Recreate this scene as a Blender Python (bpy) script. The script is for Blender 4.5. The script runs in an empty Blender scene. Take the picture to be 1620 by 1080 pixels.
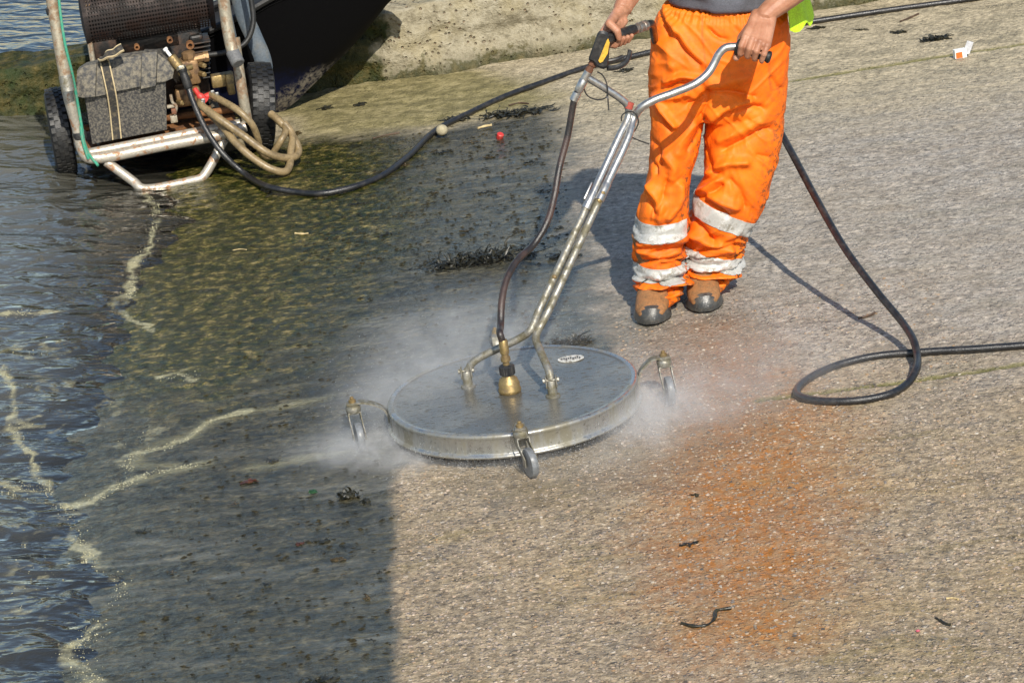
import bpy, bmesh, math, random
import numpy as np
from mathutils import Vector, Matrix

random.seed(4)
rng = np.random.default_rng(4)
scene = bpy.context.scene
col = scene.collection

# ------------------------------------------------------------------ camera
FPX = 5000.0
PITCH = math.radians(19.2)
SLOPE = math.radians(7.4)
DIST = 9.4
FW = np.array([0, math.cos(PITCH), -math.sin(PITCH)])
RT = np.array([1.0, 0, 0])
UP = np.cross(RT, FW)
UX = np.array([math.cos(SLOPE), 0, math.sin(SLOPE)])      # up the slipway
VY = np.array([0, 1.0, 0])                                # across the slipway
NN = np.array([-math.sin(SLOPE), 0, math.cos(SLOPE)])     # slipway normal


def ray(px, py):
    return FW + RT * (px - 810) / FPX - UP * (py - 540) / FPX


_r = ray(817.5, 667)
CAM = -DIST * _r / np.linalg.norm(_r)

cam = bpy.data.cameras.new('camera')
cam.sensor_width = 36
cam.lens = FPX / 1620 * 36
cam.clip_end = 500
camo = bpy.data.objects.new('camera', cam)
col.objects.link(camo)
camo.location = CAM
camo.rotation_euler = (math.pi / 2 - PITCH, 0, 0)
scene.camera = camo

# ------------------------------------------------------------------ light
SUNV = np.array([0.21, -1.14, 1.0])
SUNV = SUNV / np.linalg.norm(SUNV)
elev = math.asin(SUNV[2])
world = bpy.data.worlds.new('World')
scene.world = world
world.use_nodes = True
wn = world.node_tree
bg = wn.nodes['Background']
sky = wn.nodes.new('ShaderNodeTexSky')
sky.sky_type = 'NISHITA'
sky.sun_disc = False
sky.sun_elevation = elev
sky.sun_rotation = math.atan2(SUNV[0], SUNV[1])
sky.air_density = 1.2
sky.dust_density = 0.8
sky.ozone_density = 1.6
wn.links.new(sky.outputs[0], bg.inputs[0])
bg.inputs[1].default_value = 0.125
sl = bpy.data.lights.new('sun', 'SUN')
sl.energy = 5.0
sl.angle = math.radians(0.53)
sl.color = (1.0, 0.935, 0.82)
so = bpy.data.objects.new('sun', sl)
col.objects.link(so)
so.location = (2, -8, 8)
so.rotation_euler = Vector(SUNV).to_track_quat('Z', 'Y').to_euler()
scene.view_settings.view_transform = 'Standard'
scene.view_settings.look = 'None'
scene.view_settings.exposure = 0.22
scene.view_settings.gamma = 1
try:
    scene.cycles.volume_step_rate = 0.45
    scene.cycles.volume_bounces = 1
    scene.cycles.transparent_max_bounces = 16
except Exception:
    pass


# ------------------------------------------------------------------ placing helpers
def V(*a):
    return np.array(a, float)


def SP(px, py, h=0.0):
    """point at height h over the slipway plane"""
    d = ray(px, py)
    t = (h - NN @ CAM) / (NN @ d)
    return CAM + t * d


def DP(px, py, y):
    """point at depth y"""
    d = ray(px, py)
    t = (y - CAM[1]) / d[1]
    return CAM + t * d


def S(u, v, w=0.0):
    return u * UX + v * VY + w * NN


def uvw(p):
    return V(p @ UX, p @ VY, p @ NN)


def unit(a):
    a = np.asarray(a, float)
    return a / (np.linalg.norm(a) + 1e-12)


def spline(pts, n=8, closed=False):
    P = [np.asarray(p, float) for p in pts]
    out = []
    m = len(P)
    rngi = range(m if closed else m - 1)
    for i in rngi:
        if closed:
            p0, p1, p2, p3 = P[(i - 1) % m], P[i], P[(i + 1) % m], P[(i + 2) % m]
        else:
            p0, p1, p2, p3 = P[max(i - 1, 0)], P[i], P[i + 1], P[min(i + 2, m - 1)]
        d01 = max(np.linalg.norm(p1 - p0), 1e-6) ** .5
        d12 = max(np.linalg.norm(p2 - p1), 1e-6) ** .5
        d23 = max(np.linalg.norm(p3 - p2), 1e-6) ** .5
        m1 = (p2 - p1) if d01 < 2e-3 else d12 * ((p1 - p0) / d01 - (p2 - p0) / (d01 + d12) + (p2 - p1) / d12)
        m2 = (p2 - p1) if d23 < 2e-3 else d12 * ((p2 - p1) / d12 - (p3 - p1) / (d12 + d23) + (p3 - p2) / d23)
        for k in range(n):
            t = k / n
            t2, t3 = t * t, t * t * t
            out.append((2 * t3 - 3 * t2 + 1) * p1 + (t3 - 2 * t2 + t) * m1 + (-2 * t3 + 3 * t2) * p2 + (t3 - t2) * m2)
    if not closed:
        out.append(P[-1])
    return out


# value noise in numpy
def _h(ix, iy, iz, seed):
    n = (ix.astype(np.int64) * 374761393 + iy.astype(np.int64) * 668265263 + iz.astype(np.int64) * 2147483647 + seed * 974711)
    n = (n ^ (n >> 13)) * 1274126177
    n = n & 0x7fffffff
    return ((n ^ (n >> 16)) & 0xffff) / 65535.0


def noise3(x, y, z=None, seed=0):
    x = np.asarray(x, float)
    y = np.asarray(y, float)
    z = np.zeros_like(x) if z is None else np.asarray(z, float)
    ix, iy, iz = np.floor(x), np.floor(y), np.floor(z)
    fx, fy, fz = x - ix, y - iy, z - iz
    fx = fx * fx * fx * (fx * (fx * 6 - 15) + 10)
    fy = fy * fy * fy * (fy * (fy * 6 - 15) + 10)
    fz = fz * fz * fz * (fz * (fz * 6 - 15) + 10)
    r = 0
    for dx in (0, 1):
        for dy in (0, 1):
            for dz in (0, 1):
                w = (fx if dx else 1 - fx) * (fy if dy else 1 - fy) * (fz if dz else 1 - fz)
                r = r + w * _h(ix + dx, iy + dy, iz + dz, seed)
    return r


def fbm(x, y, z=None, o=3, seed=0):
    r, a, tot = 0, 1, 0
    z = np.zeros_like(np.asarray(x, float)) if z is None else z
    for k in range(o):
        r = r + a * noise3(x * 2 ** k, y * 2 ** k, z * 2 ** k, seed + k)
        tot += a
        a *= .5
    return r / tot


def seg_dist(PX, PY, poly):
    """distance of points to a polyline (2-D)"""
    best = np.full(PX.shape, 1e9)
    for (ax, ay), (bx, by) in zip(poly[:-1], poly[1:]):
        dx, dy = bx - ax, by - ay
        L = dx * dx + dy * dy + 1e-12
        t = np.clip(((PX - ax) * dx + (PY - ay) * dy) / L, 0, 1)
        best = np.minimum(best, np.hypot(PX - ax - t * dx, PY - ay - t * dy))
    return best


def in_poly(PX, PY, poly):
    c = np.zeros(PX.shape, bool)
    for (ax, ay), (bx, by) in zip(poly, poly[1:] + poly[:1]):
        if ay == by:
            continue
        hit = ((ay > PY) != (by > PY)) & (PX < (bx - ax) * (PY - ay) / (by - ay) + ax)
        c ^= hit
    return c


def sdist(PX, PY, poly):
    d = seg_dist(PX, PY, poly + poly[:1])
    return np.where(in_poly(PX, PY, poly), d, -d)


def uvpoly(pix):
    return [tuple(uvw(SP(*p))[:2]) for p in pix]


def sstep(a, b, x):
    t = np.clip((x - a) / (b - a), 0, 1)
    return t * t * (3 - 2 * t)


# ------------------------------------------------------------------ materials
class NT:
    def __init__(self, name):
        self.m = bpy.data.materials.new(name)
        self.m.use_nodes = True
        self.t = self.m.node_tree
        self.b = self.t.nodes['Principled BSDF']
        self.out = self.t.nodes['Material Output']

    def n(self, typ, **kw):
        x = self.t.nodes.new('ShaderNode' + typ)
        for k, v in kw.items():
            setattr(x, k, v)
        return x

    def link(self, a, b):
        self.t.links.new(a, b)

    def put(self, sock, v):
        if v is None:
            return
        if isinstance(v, bpy.types.NodeSocket):
            self.link(v, sock)
        else:
            if isinstance(v, (tuple, list)) and len(v) == 3 and sock.type == 'RGBA':
                v = (*v, 1)
            sock.default_value = v

    def math(self, op, a, b=None, clamp=False):
        x = self.n('Math', operation=op, use_clamp=clamp)
        self.put(x.inputs[0], a)
        self.put(x.inputs[1], b)
        return x.outputs[0]

    def mix(self, f, a, b, blend='MIX'):
        x = self.n('Mix', data_type='RGBA', blend_type=blend)
        self.put(x.inputs['Factor'], f)
        self.put(x.inputs[6], a)
        self.put(x.inputs[7], b)
        return x.outputs[2]

    def mixf(self, f, a, b):
        x = self.n('Mix', data_type='FLOAT')
        self.put(x.inputs['Factor'], f)
        self.put(x.inputs[2], a)
        self.put(x.inputs[3], b)
        return x.outputs[0]

    def rng(self, v, a, b, c=0.0, d=1.0, smooth=True):
        x = self.n('MapRange', interpolation_type='SMOOTHSTEP' if smooth else 'LINEAR')
        self.put(x.inputs[0], v)
        for i, k in enumerate((a, b, c, d)):
            x.inputs[i + 1].default_value = k
        return x.outputs[0]

    def attr(self, name):
        return self.n('Attribute', attribute_name=name).outputs['Fac']

    def pos(self, scale=(1, 1, 1), obj=False, rot=(0, 0, 0)):
        if obj:
            src = self.n('TexCoord').outputs['Object']
        else:
            src = self.n('NewGeometry').outputs['Position']
        x = self.n('Mapping')
        self.link(src, x.inputs[0])
        x.inputs['Scale'].default_value = scale
        x.inputs['Rotation'].default_value = rot
        return x.outputs[0]

    def noise(self, co, scale, detail=3, rough=.55, dist=0):
        x = self.n('TexNoise')
        self.put(x.inputs['Vector'], co)
        x.inputs['Scale'].default_value = scale
        x.inputs['Detail'].default_value = detail
        x.inputs['Roughness'].default_value = rough
        x.inputs['Distortion'].default_value = dist
        return x.outputs[0]

    def voro(self, co, scale, feature='F1'):
        x = self.n('TexVoronoi', feature=feature)
        self.put(x.inputs['Vector'], co)
        x.inputs['Scale'].default_value = scale
        return x

    def ramp(self, f, stops):
        x = self.n('ValToRGB')
        self.put(x.inputs[0], f)
        e = x.color_ramp.elements
        while len(e) < len(stops):
            e.new(.5)
        for el, (p, c) in zip(e, stops):
            el.position = p
            el.color = (*c, 1) if len(c) == 3 else c
        return x.outputs[0]

    def bump(self, h, strength=.5, dist=.01, normal=None):
        x = self.n('Bump')
        x.inputs['Strength'].default_value = strength
        x.inputs['Distance'].default_value = dist
        self.put(x.inputs['Height'], h)
        if normal is not None:
            self.link(normal, x.inputs['Normal'])
        return x.outputs[0]

    def set(self, **kw):
        al = dict(color='Base Color', rough='Roughness', metal='Metallic', normal='Normal', spec='Specular IOR Level',
                  coat='Coat Weight', coatr='Coat Roughness', alpha='Alpha', sheen='Sheen Weight', sss='Subsurface Weight', trans='Transmission Weight', ior='IOR')
        for k, v in kw.items():
            self.put(self.b.inputs[al[k]], v)
        return self.m


def simple(name, c, rough=.5, metal=0.0, dirt=None, dscale=40, damt=.5, bump=.15, bscale=120, lo=.45, hi=.65, spec=.5, drough=None, coat=0.0):
    """plain material with blotchy dirt or wear and a fine relief"""
    k = NT(name)
    co = k.pos(obj=True)
    nz = k.noise(co, dscale, 5, .65)
    f = k.rng(nz, lo, hi)
    fine = k.noise(co, bscale, 4, .6)
    c2 = dirt if dirt else tuple(x * .6 for x in c)
    f2 = k.math('MULTIPLY', f, damt)
    cc = k.mix(f2, c, c2)
    vari = k.rng(fine, .3, .7, .82, 1.15)
    cc = k.mix(1.0, cc, vari, 'MULTIPLY')
    r = k.mixf(f2, rough, drough if drough is not None else min(1, rough + .25))
    mt = k.mixf(f2, metal, metal * .3)
    k.set(color=cc, rough=r, metal=mt, spec=spec, coat=coat, normal=k.bump(fine, bump, .004))
    return k.m


# ------------------------------------------------------------------ mesh builder
class MB:
    def __init__(self):
        self.v = []
        self.f = []
        self.mi = []

    def add(self, verts, faces, mi=0):
        o = len(self.v)
        self.v.extend([tuple(map(float, p)) for p in verts])
        self.f.extend([tuple(i + o for i in f) for f in faces])
        self.mi.extend([mi] * len(faces))
        return self

    def box(self, c, ax, size, mi=0, bevel=0.0):
        """c centre, ax three axes, size full sizes; bevelled"""
        c = np.asarray(c, float)
        ax = [np.asarray(a, float) for a in ax]
        h = [s / 2 for s in size]
        b = min(bevel, min(h) * .8)
        if b <= 0:
            vs = [c + ax[0] * h[0] * i + ax[1] * h[1] * j + ax[2] * h[2] * k for i in (-1, 1) for j in (-1, 1) for k in (-1, 1)]
            fs = [(0, 1, 3, 2), (4, 6, 7, 5), (0, 4, 5, 1), (2, 3, 7, 6), (0, 2, 6, 4), (1, 5, 7, 3)]
            return self.add(vs, fs, mi)
        bm = bmesh.new()
        r = bmesh.ops.create_cube(bm, size=1)
        for q in bm.verts:
            q.co = Vector((q.co.x * h[0] * 2, q.co.y * h[1] * 2, q.co.z * h[2] * 2))
        bmesh.ops.bevel(bm, geom=bm.edges[:], offset=b, segments=2, affect='EDGES', profile=.5)
        bm.verts.index_update()
        vs = [c + ax[0] * q.co.x + ax[1] * q.co.y + ax[2] * q.co.z for q in bm.verts]
        fs = [tuple(x.index for x in f.verts) for f in bm.faces]
        bm.free()
        return self.add(vs, fs, mi)

    def tube(self, pts, r, n=10, mi=0, cap=True, flat=None, closed=False):
        """sweep a circle (or flat ellipse: flat=(axis hint, ratio)) along points; r number or list"""
        P = [np.asarray(p, float) for p in pts]
        m = len(P)
        R = [r] * m if np.isscalar(r) else list(r)
        T = []
        for i in range(m):
            if closed:
                T.append(unit(P[(i + 1) % m] - P[i - 1]))
            else:
                T.append(unit(P[min(i + 1, m - 1)] - P[max(i - 1, 0)]))
        hint = np.asarray(flat[0], float) if flat else (V(0, 0, 1) if abs(T[0][2]) < .9 else V(1, 0, 0))
        a = unit(np.cross(np.cross(T[0], hint), T[0]))
        vs = []
        for i in range(m):
            if flat:
                a = unit(np.cross(np.cross(T[i], hint), T[i]))
            else:
                a = unit(a - T[i] * (a @ T[i]))
            b = np.cross(T[i], a)
            k = flat[1] if flat else 1
            for j in range(n):
                th = 2 * math.pi * j / n
                vs.append(P[i] + R[i] * (a * math.cos(th) * k + b * math.sin(th)))
        fs = []
        for i in range(m if closed else m - 1):
            i2 = (i + 1) % m
            for j in range(n):
                j2 = (j + 1) % n
                fs.append((i * n + j, i * n + j2, i2 * n + j2, i2 * n + j))
        if cap and not closed:
            fs.append(tuple(range(n - 1, -1, -1)))
            fs.append(tuple((m - 1) * n + j for j in range(n)))
        return self.add(vs, fs, mi)

    def lathe(self, o, axis, prof, n=32, mi=0, ref=None, capends=True):
        """profile [(radius, height)] round an axis"""
        o = np.asarray(o, float)
        ax = unit(axis)
        h = V(0, 0, 1) if ref is None else np.asarray(ref, float)
        if abs(h @ ax) > .95:
            h = V(1, 0, 0)
        a = unit(h - ax * (h @ ax))
        b = np.cross(ax, a)
        vs, fs = [], []
        for (r, z) in prof:
            for j in range(n):
                th = 2 * math.pi * j / n
                vs.append(o + ax * z + r * (a * math.cos(th) + b * math.sin(th)))
        for i in range(len(prof) - 1):
            for j in range(n):
                j2 = (j + 1) % n
                fs.append((i * n + j, i * n + j2, (i + 1) * n + j2, (i + 1) * n + j))
        if capends:
            fs.append(tuple(range(n - 1, -1, -1)))
            fs.append(tuple((len(prof) - 1) * n + j for j in range(n)))
        return self.add(vs, fs, mi)

    def ball(self, c, r, sub=2, ax=None, sz=(1, 1, 1), mi=0):
        bm = bmesh.new()
        bmesh.ops.create_icosphere(bm, subdivisions=sub, radius=1)
        bm.verts.index_update()
        ax = ax or (V(1, 0, 0), V(0, 1, 0), V(0, 0, 1))
        vs = [np.asarray(c) + r * (ax[0] * q.co.x * sz[0] + ax[1] * q.co.y * sz[1] + ax[2] * q.co.z * sz[2]) for q in bm.verts]
        fs = [tuple(x.index for x in f.verts) for f in bm.faces]
        bm.free()
        return self.add(vs, fs, mi)

    def loft(self, rings, mi=0, cap=True, closed=True):
        n = len(rings[0])
        vs = [p for r in rings for p in r]
        fs = []
        for i in range(len(rings) - 1):
            for j in range(n if closed else n - 1):
                j2 = (j + 1) % n
                fs.append((i * n + j, i * n + j2, (i + 1) * n + j2, (i + 1) * n + j))
        if cap and closed:
            fs.append(tuple(range(n - 1, -1, -1)))
            fs.append(tuple((len(rings) - 1) * n + j for j in range(n)))
        return self.add(vs, fs, mi)

    def mesh(self, name='m'):
        me = bpy.data.meshes.new(name)
        me.from_pydata(self.v, [], self.f)
        me.update()
        return me

    def build(self, name, mat, parent=None, smooth=True, angle=40, label=None):
        return link_mesh(name, self.mesh(name), mat, parent, smooth, angle, label, self.mi)


def root_loc(o):
    while o.parent:
        o = o.parent
    return o.location.copy()


def fix_normals(me):
    bm = bmesh.new()
    bm.from_mesh(me)
    bmesh.ops.recalc_face_normals(bm, faces=bm.faces[:])
    bm.to_mesh(me)
    bm.free()


def link_mesh(name, me, mat, parent=None, smooth=True, angle=40, label=None, mi=None, fix=True):
    """mesh in world coordinates -> object, relative to its root thing"""
    me.name = name
    mats = mat if isinstance(mat, (list, tuple)) else [mat]
    me.materials.clear()
    for q in mats:
        me.materials.append(q)
    if mi and len(mats) > 1:
        me.polygons.foreach_set('material_index', mi)
    if fix:
        fix_normals(me)
    if smooth:
        me.polygons.foreach_set('use_smooth', [True] * len(me.polygons))
        if angle is not None:
            me.set_sharp_from_angle(angle=math.radians(angle))
    ob = bpy.data.objects.new(name, me)
    col.objects.link(ob)
    if parent:
        me.transform(Matrix.Translation(-root_loc(parent)))
        ob.parent = parent
    if label:
        ob['label'] = label
    return ob


def set_origin(ob, p):
    p = Vector(p)
    ob.data.transform(Matrix.Translation(-p))
    ob.location = p


def tag(o, label, cat=None, group=None, kind=None):
    o['label'] = label
    if cat:
        o['category'] = cat
    if group:
        o['group'] = group
    if kind:
        o['kind'] = kind
    return o


def thing(name, loc, label, cat, group=None):
    o = bpy.data.objects.new(name, None)
    col.objects.link(o)
    o.location = Vector(loc)
    o.empty_display_size = .1
    return tag(o, label, cat, group)


def remesh(me, voxel, it=3, fac=.5):
    ob = bpy.data.objects.new('work_body', me)
    col.objects.link(ob)
    md = ob.modifiers.new('r', 'REMESH')
    md.mode = 'VOXEL'
    md.voxel_size = voxel
    if it:
        sm = ob.modifiers.new('s', 'SMOOTH')
        sm.iterations = it
        sm.factor = fac
    dg = bpy.context.evaluated_depsgraph_get()
    ev = ob.evaluated_get(dg)
    out = bpy.data.meshes.new_from_object(ev)
    bpy.data.objects.remove(ob)
    return out


def getv(me):
    a = np.empty(len(me.vertices) * 3)
    me.vertices.foreach_get('co', a)
    return a.reshape(-1, 3)


def getn(me):
    a = np.empty(len(me.vertices) * 3)
    me.vertices.foreach_get('normal', a)
    return a.reshape(-1, 3)


def setv(me, a):
    me.vertices.foreach_set('co', a.reshape(-1))
    me.update()


def px_of(W):
    """image position of world points (modelling aid)"""
    d = W - CAM
    z = d @ FW
    return 810 + FPX * (d @ RT) / z, 540 - FPX * (d @ UP) / z


# ================================================================== THE SLIPWAY
SEA = -0.168
DIRTY = uvpoly([(628, 1400), (624, 1080), (633, 1000), (622, 900), (634, 830), (621, 790), (630, 742), (720, 690), (900, 640), (965, 585), (972, 545), (962, 470), (955, 430), (930, 375), (905, 320),
                (898, 275), (908, 238), (895, 205), (872, 172), (780, 186), (690, 205), (600, 212), (470, 218), (430, 225), (-600, 300), (-600, 1400)])
ALGAE = uvpoly([(120, 330), (260, 250), (460, 205), (600, 240), (640, 330), (560, 430), (470, 560), (330, 640), (150, 600), (60, 480)])
SHORE = uvpoly([(470, 215), (440, 190), (300, 200), (-300, 300), (-300, 190), (500, 138), (620, 110), (760, 115), (880, 150), (872, 172), (690, 205)])
RUST = uvpoly([(1075, 700), (1080, 600), (1120, 530), (1200, 560), (1290, 660), (1312, 790), (1300, 900), (1250, 1010), (1130, 1040), (1070, 930), (1060, 800)])
JOINTS = [uvpoly([(1235, 131), (1400, 104), (1640, 66)]), uvpoly([(1200, 632), (1290, 622), (1450, 600), (1640, 572)])]
DAMP = uvpoly([(960, 470), (1100, 500), (1200, 470), (1260, 560), (1230, 680), (1080, 760), (840, 800), (700, 770), (900, 690), (1000, 600)])
FOAMY = [uvpoly([(120, 800), (200, 765), (320, 735), (215, 735), (225, 710), (300, 690), (330, 668), (400, 650), (520, 630)]),
         uvpoly([(400, 740), (480, 725), (560, 712)])]


FOAM = [
    ([(235, 306), (246, 340), (238, 385), (214, 425), (206, 462), (182, 480), (214, 508), (246, 520)], 1000, 0.012),
    ([(206, 452), (208, 470)], 420, 0.014),
    ([(100, 505), (60, 515), (0, 520)], 520, 0.016),
    ([(8, 600), (18, 660), (30, 700), (62, 762), (82, 784)], 500, 0.01),
    ([(84, 778), (50, 778), (10, 783)], 900, 0.016),
    ([(92, 800), (122, 840), (136, 868), (150, 890), (186, 910), (190, 935), (178, 955)], 1500, 0.013),
    ([(160, 985), (130, 1010), (118, 1040), (138, 1068), (160, 1095)], 1600, 0.022),
    ([(110, 803), (150, 790), (200, 765), (240, 748), (318, 734)], 1500, 0.014),
    ([(210, 742), (198, 735), (215, 718), (262, 706), (300, 690), (330, 668), (392, 650)], 1300, 0.01),
    ([(260, 600), (285, 590), (300, 600)], 260, 0.016),
    ([(40, 850), (70, 880), (40, 930), (60, 990)], 380, 0.07),
    ([(60, 690), (30, 640), (90, 620)], 200, 0.06),
    ([(170, 640), (240, 690), (180, 700)], 200, 0.05),
    ([(20, 580), (60, 560), (110, 575)], 260, 0.05),
]
def foam_amount(u, v):
    f = np.zeros(u.shape)
    for q, (pix, n, wd) in enumerate(FOAM):
        P_ = [tuple(t[:2]) for t in spline([V(*t, 0) for t in uvpoly(pix)], 6)]
        x0, x1 = min(t[0] for t in P_) - .3, max(t[0] for t in P_) + .3
        y0, y1 = min(t[1] for t in P_) - .3, max(t[1] for t in P_) + .3
        m = (u > x0) & (u < x1) & (v > y0) & (v < y1)
        uu, vv = u[m], v[m]
        jx = (fbm(uu * 11, vv * 11, seed=100 + q, o=3) - .5) * .10
        jy = (fbm(uu * 11, vv * 11, seed=140 + q, o=3) - .5) * .14
        w_ = wd * (.5 + 1.5 * noise3(uu * 7, vv * 7, seed=170 + q)) + .004
        d_ = seg_dist(uu + jx * min(1, wd / .012), vv + jy * min(1, wd / .012), P_)
        if wd < .04:
            g = .95 * np.exp(-(d_ / (w_ * 1.35)) ** 2) * (.55 + .6 * noise3(uu * 5, vv * 5, seed=190 + q))
        else:
            g = .62 * np.exp(-(d_ / (wd * 2.4)) ** 2) * sstep(.50, .62, fbm(uu * 22, vv * 26, seed=210 + q, o=2))
        f[m] = np.maximum(f[m], g)
    return f


def axis(lo, hi, a, b, fine, grow):
    s = [a]
    while s[-1] < b:
        s.append(s[-1] + fine)
    st, x = fine, s[-1]
    r = []
    while x < hi:
        st *= grow
        x += st
        r.append(x)
    st, x = fine, a
    l = []
    while x > lo:
        st *= grow
        x -= st
        l.append(x)
    return np.array(l[::-1] + s + r)


def slip_relief(u, v):
    """height of the worn concrete over its plane"""
    h = (fbm(u * 3, v * 9, seed=3, o=3) - .5) * .010
    h += (fbm(u * 28, v * 30, seed=9, o=3) - .5) * .0055
    for j in JOINTS:
        h -= .007 * np.exp(-(seg_dist(u, v, j) / .012) ** 2)
    return h


us = axis(-40, 60, -2.4, 2.1, .011, 1.25)
vs_ = axis(-14, 45, -2.3, 4.6, .011, 1.25)
U, Vv = np.meshgrid(us, vs_)
H = slip_relief(U, Vv) - 2.0 * sstep(4.65, 5.3, Vv - .155 * U)
pts = U[..., None] * UX + Vv[..., None] * VY + H[..., None] * NN
ny, nx = U.shape
idx = np.arange(nx * ny).reshape(ny, nx)
quads = np.stack([idx[:-1, :-1], idx[:-1, 1:], idx[1:, 1:], idx[1:, :-1]], -1).reshape(-1, 4)


def grid_mesh(name, pts, quads):
    me = bpy.data.meshes.new(name)
    p = pts.reshape(-1, 3)
    me.vertices.add(len(p))
    me.vertices.foreach_set('co', p.reshape(-1))
    me.loops.add(len(quads) * 4)
    me.loops.foreach_set('vertex_index', quads.reshape(-1).astype(np.int32))
    me.polygons.add(len(quads))
    me.polygons.foreach_set('loop_start', np.arange(0, len(quads) * 4, 4, dtype=np.int32))
    me.polygons.foreach_set('loop_total', np.full(len(quads), 4, dtype=np.int32))
    me.update(calc_edges=True)
    me.validate()
    return me


def add_attr(me, name, a):
    at = me.attributes.new(name, 'FLOAT', 'POINT')
    at.data.foreach_set('value', np.ascontiguousarray(a.reshape(-1), dtype=np.float32))


sm = grid_mesh('slipway', pts, quads)
add_attr(sm, 'dirty', np.clip(sdist(U, Vv, DIRTY), -1, 1))
add_attr(sm, 'algae', np.clip(sdist(U, Vv, ALGAE), -1, 1))
add_attr(sm, 'shore', np.clip(sdist(U, Vv, SHORE), -1, 1))
add_attr(sm, 'rust', np.clip(sdist(U, Vv, RUST), -1, 1))
add_attr(sm, 'joint', np.minimum(*[seg_dist(U, Vv, j) for j in JOINTS]))
add_attr(sm, 'foam', foam_amount(U, Vv))
add_attr(sm, 'damp', np.clip(sdist(U, Vv, DAMP), -1, 1))
add_attr(sm, 'scum', np.minimum(*[seg_dist(U, Vv, j) for j in FOAMY]))


def slip_material():
    k = NT('worn_wet_concrete')
    P = k.pos()
    Pst = k.pos((1, 1.35, 1))
    Pln = k.pos((1.0, 2.2, 1))
    big = k.noise(P, 1.6, 4, .6)
    med = k.noise(Pst, 7, 5, .62)
    fine = k.noise(P, 45, 5, .65)
    line = k.noise(Pln, 9, 6, .7, .5)
    warp = k.n('TexNoise')
    k.link(P, warp.inputs['Vector'])
    warp.inputs['Scale'].default_value = 60
    wv = k.n('VectorMath', operation='MULTIPLY_ADD')
    k.link(warp.outputs['Color'], wv.inputs[0])
    wv.inputs[1].default_value = (.016, .016, .016)
    k.link(P, wv.inputs[2])
    vo = k.voro(wv.outputs[0], 66)
    vo2 = k.voro(wv.outputs[0], 165)
    grit = k.noise(P, 150, 3, .7)
    sepc = k.n('SeparateColor')
    k.link(vo.outputs['Color'], sepc.inputs[0])
    sepd = k.n('SeparateColor')
    k.link(vo2.outputs['Color'], sepd.inputs[0])
    # exposed aggregate: stones of several colours set in sandy cement
    peb = k.ramp(sepc.outputs[0], [(0, (.085, .08, .078)), (.2, (.27, .21, .15)), (.4, (.46, .37, .27)), (.58, (.20, .185, .175)), (.78, (.50, .40, .33)), (1, (.62, .58, .50))])
    pb2 = k.ramp(sepd.outputs[0], [(0, (.10, .085, .065)), (.3, (.30, .235, .15)), (.55, (.42, .345, .24)), (.8, (.24, .21, .18)), (1, (.58, .50, .38))])
    sand = k.ramp(fine, [(.25, (.12, .098, .07)), (.5, (.29, .24, .17)), (.75, (.48, .41, .30))])
    sand = k.mix(k.rng(vo2.outputs['Distance'], .25, .6, .85, 0), sand, pb2)
    show = k.rng(sepc.outputs[1], .35, .6)
    pm = k.math('MULTIPLY', k.rng(vo.outputs['Distance'], .28, .52, .9, 0), show)
    clean = k.mix(pm, sand, peb)
    clean = k.mix(k.rng(line, .48, .70, 0, .6), clean, (.125, .108, .085))
    clean = k.mix(k.rng(med, .50, .72, 0, .42), clean, (.135, .125, .115))
    clean = k.mix(k.rng(big, .44, .70, .05, .5), clean, (.33, .245, .12))
    clean = k.mix(k.rng(k.noise(k.pos((.8, 3.4, 1), rot=(0, 0, -.1)), 3.1, 5, .65), .52, .70, 0, .5), clean, (.15, .125, .045))
    sep = k.n('SeparateXYZ')
    k.link(P, sep.inputs[0])
    far = k.rng(sep.outputs[1], -.9, .7)
    grey = k.mix(k.rng(med, .35, .65), (.26, .245, .225), (.43, .405, .37))
    clean = k.mix(1.0, clean, (1.06, 1.0, .94), 'MULTIPLY')
    clean = k.mix(k.math('MULTIPLY', far, .55), clean, grey)
    dryfar = k.rng(sep.outputs[1], 2.2, 3.6)
    tanfar = k.mix(k.rng(med, .35, .68), (.48, .40, .26), (.30, .25, .15))
    clean = k.mix(k.math('MULTIPLY', dryfar, .8), clean, tanfar)
    fleck = k.rng(sepd.outputs[2], .80, .86)
    fl = k.math('MULTIPLY', fleck, k.rng(med, .5, .62))
    clean = k.mix(k.math('MULTIPLY', fl, .6), clean, (.10, .095, .085))
    con = k.rng(k.noise(k.pos((1, 1.15, 1)), 40, 5, .72), .30, .70, .42, 1.55, smooth=False)
    clean = k.mix(1.0, clean, con, 'MULTIPLY')
    # rust bloom
    ru = k.math('ADD', k.attr('rust'), k.math('MULTIPLY', k.math('SUBTRACT', k.noise(P, 5, 6, .7), .5), .5))
    runoise = k.rng(k.noise(k.pos((1.4, 1, 1)), 30, 6, .75), .40, .60)
    rstreak = k.rng(k.noise(k.pos((7, .7, 1)), 3.2, 5, .65, .3), .36, .62, .25, 1.0)
    runoise = k.math('MULTIPLY', runoise, rstreak)
    rf = k.math('MULTIPLY', k.rng(ru, -.24, .16, 0, 1.0), k.mixf(.52, 1.0, runoise))
    rcol = k.mix(k.rng(fine, .35, .65), (.42, .140, .010), (.27, .115, .022))
    clean = k.mix(rf, clean, rcol)
    dmp = k.math('ADD', k.attr('damp'), k.math('MULTIPLY', k.math('SUBTRACT', k.noise(Pst, 6, 5, .65), .5), .4))
    dmp = k.rng(dmp, -.10, .08)
    clean = k.mix(k.math('MULTIPLY', dmp, .38), clean, (.13, .105, .065))
    # slime film that has not been washed yet
    sl1 = k.ramp(k.math('ADD', k.math('MULTIPLY', line, .6), k.math('MULTIPLY', fine, .4)), [(.34, (.010, .011, .007)), (.46, (.028, .027, .015)), (.56, (.066, .058, .032)), (.68, (.15, .128, .075))])
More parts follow.
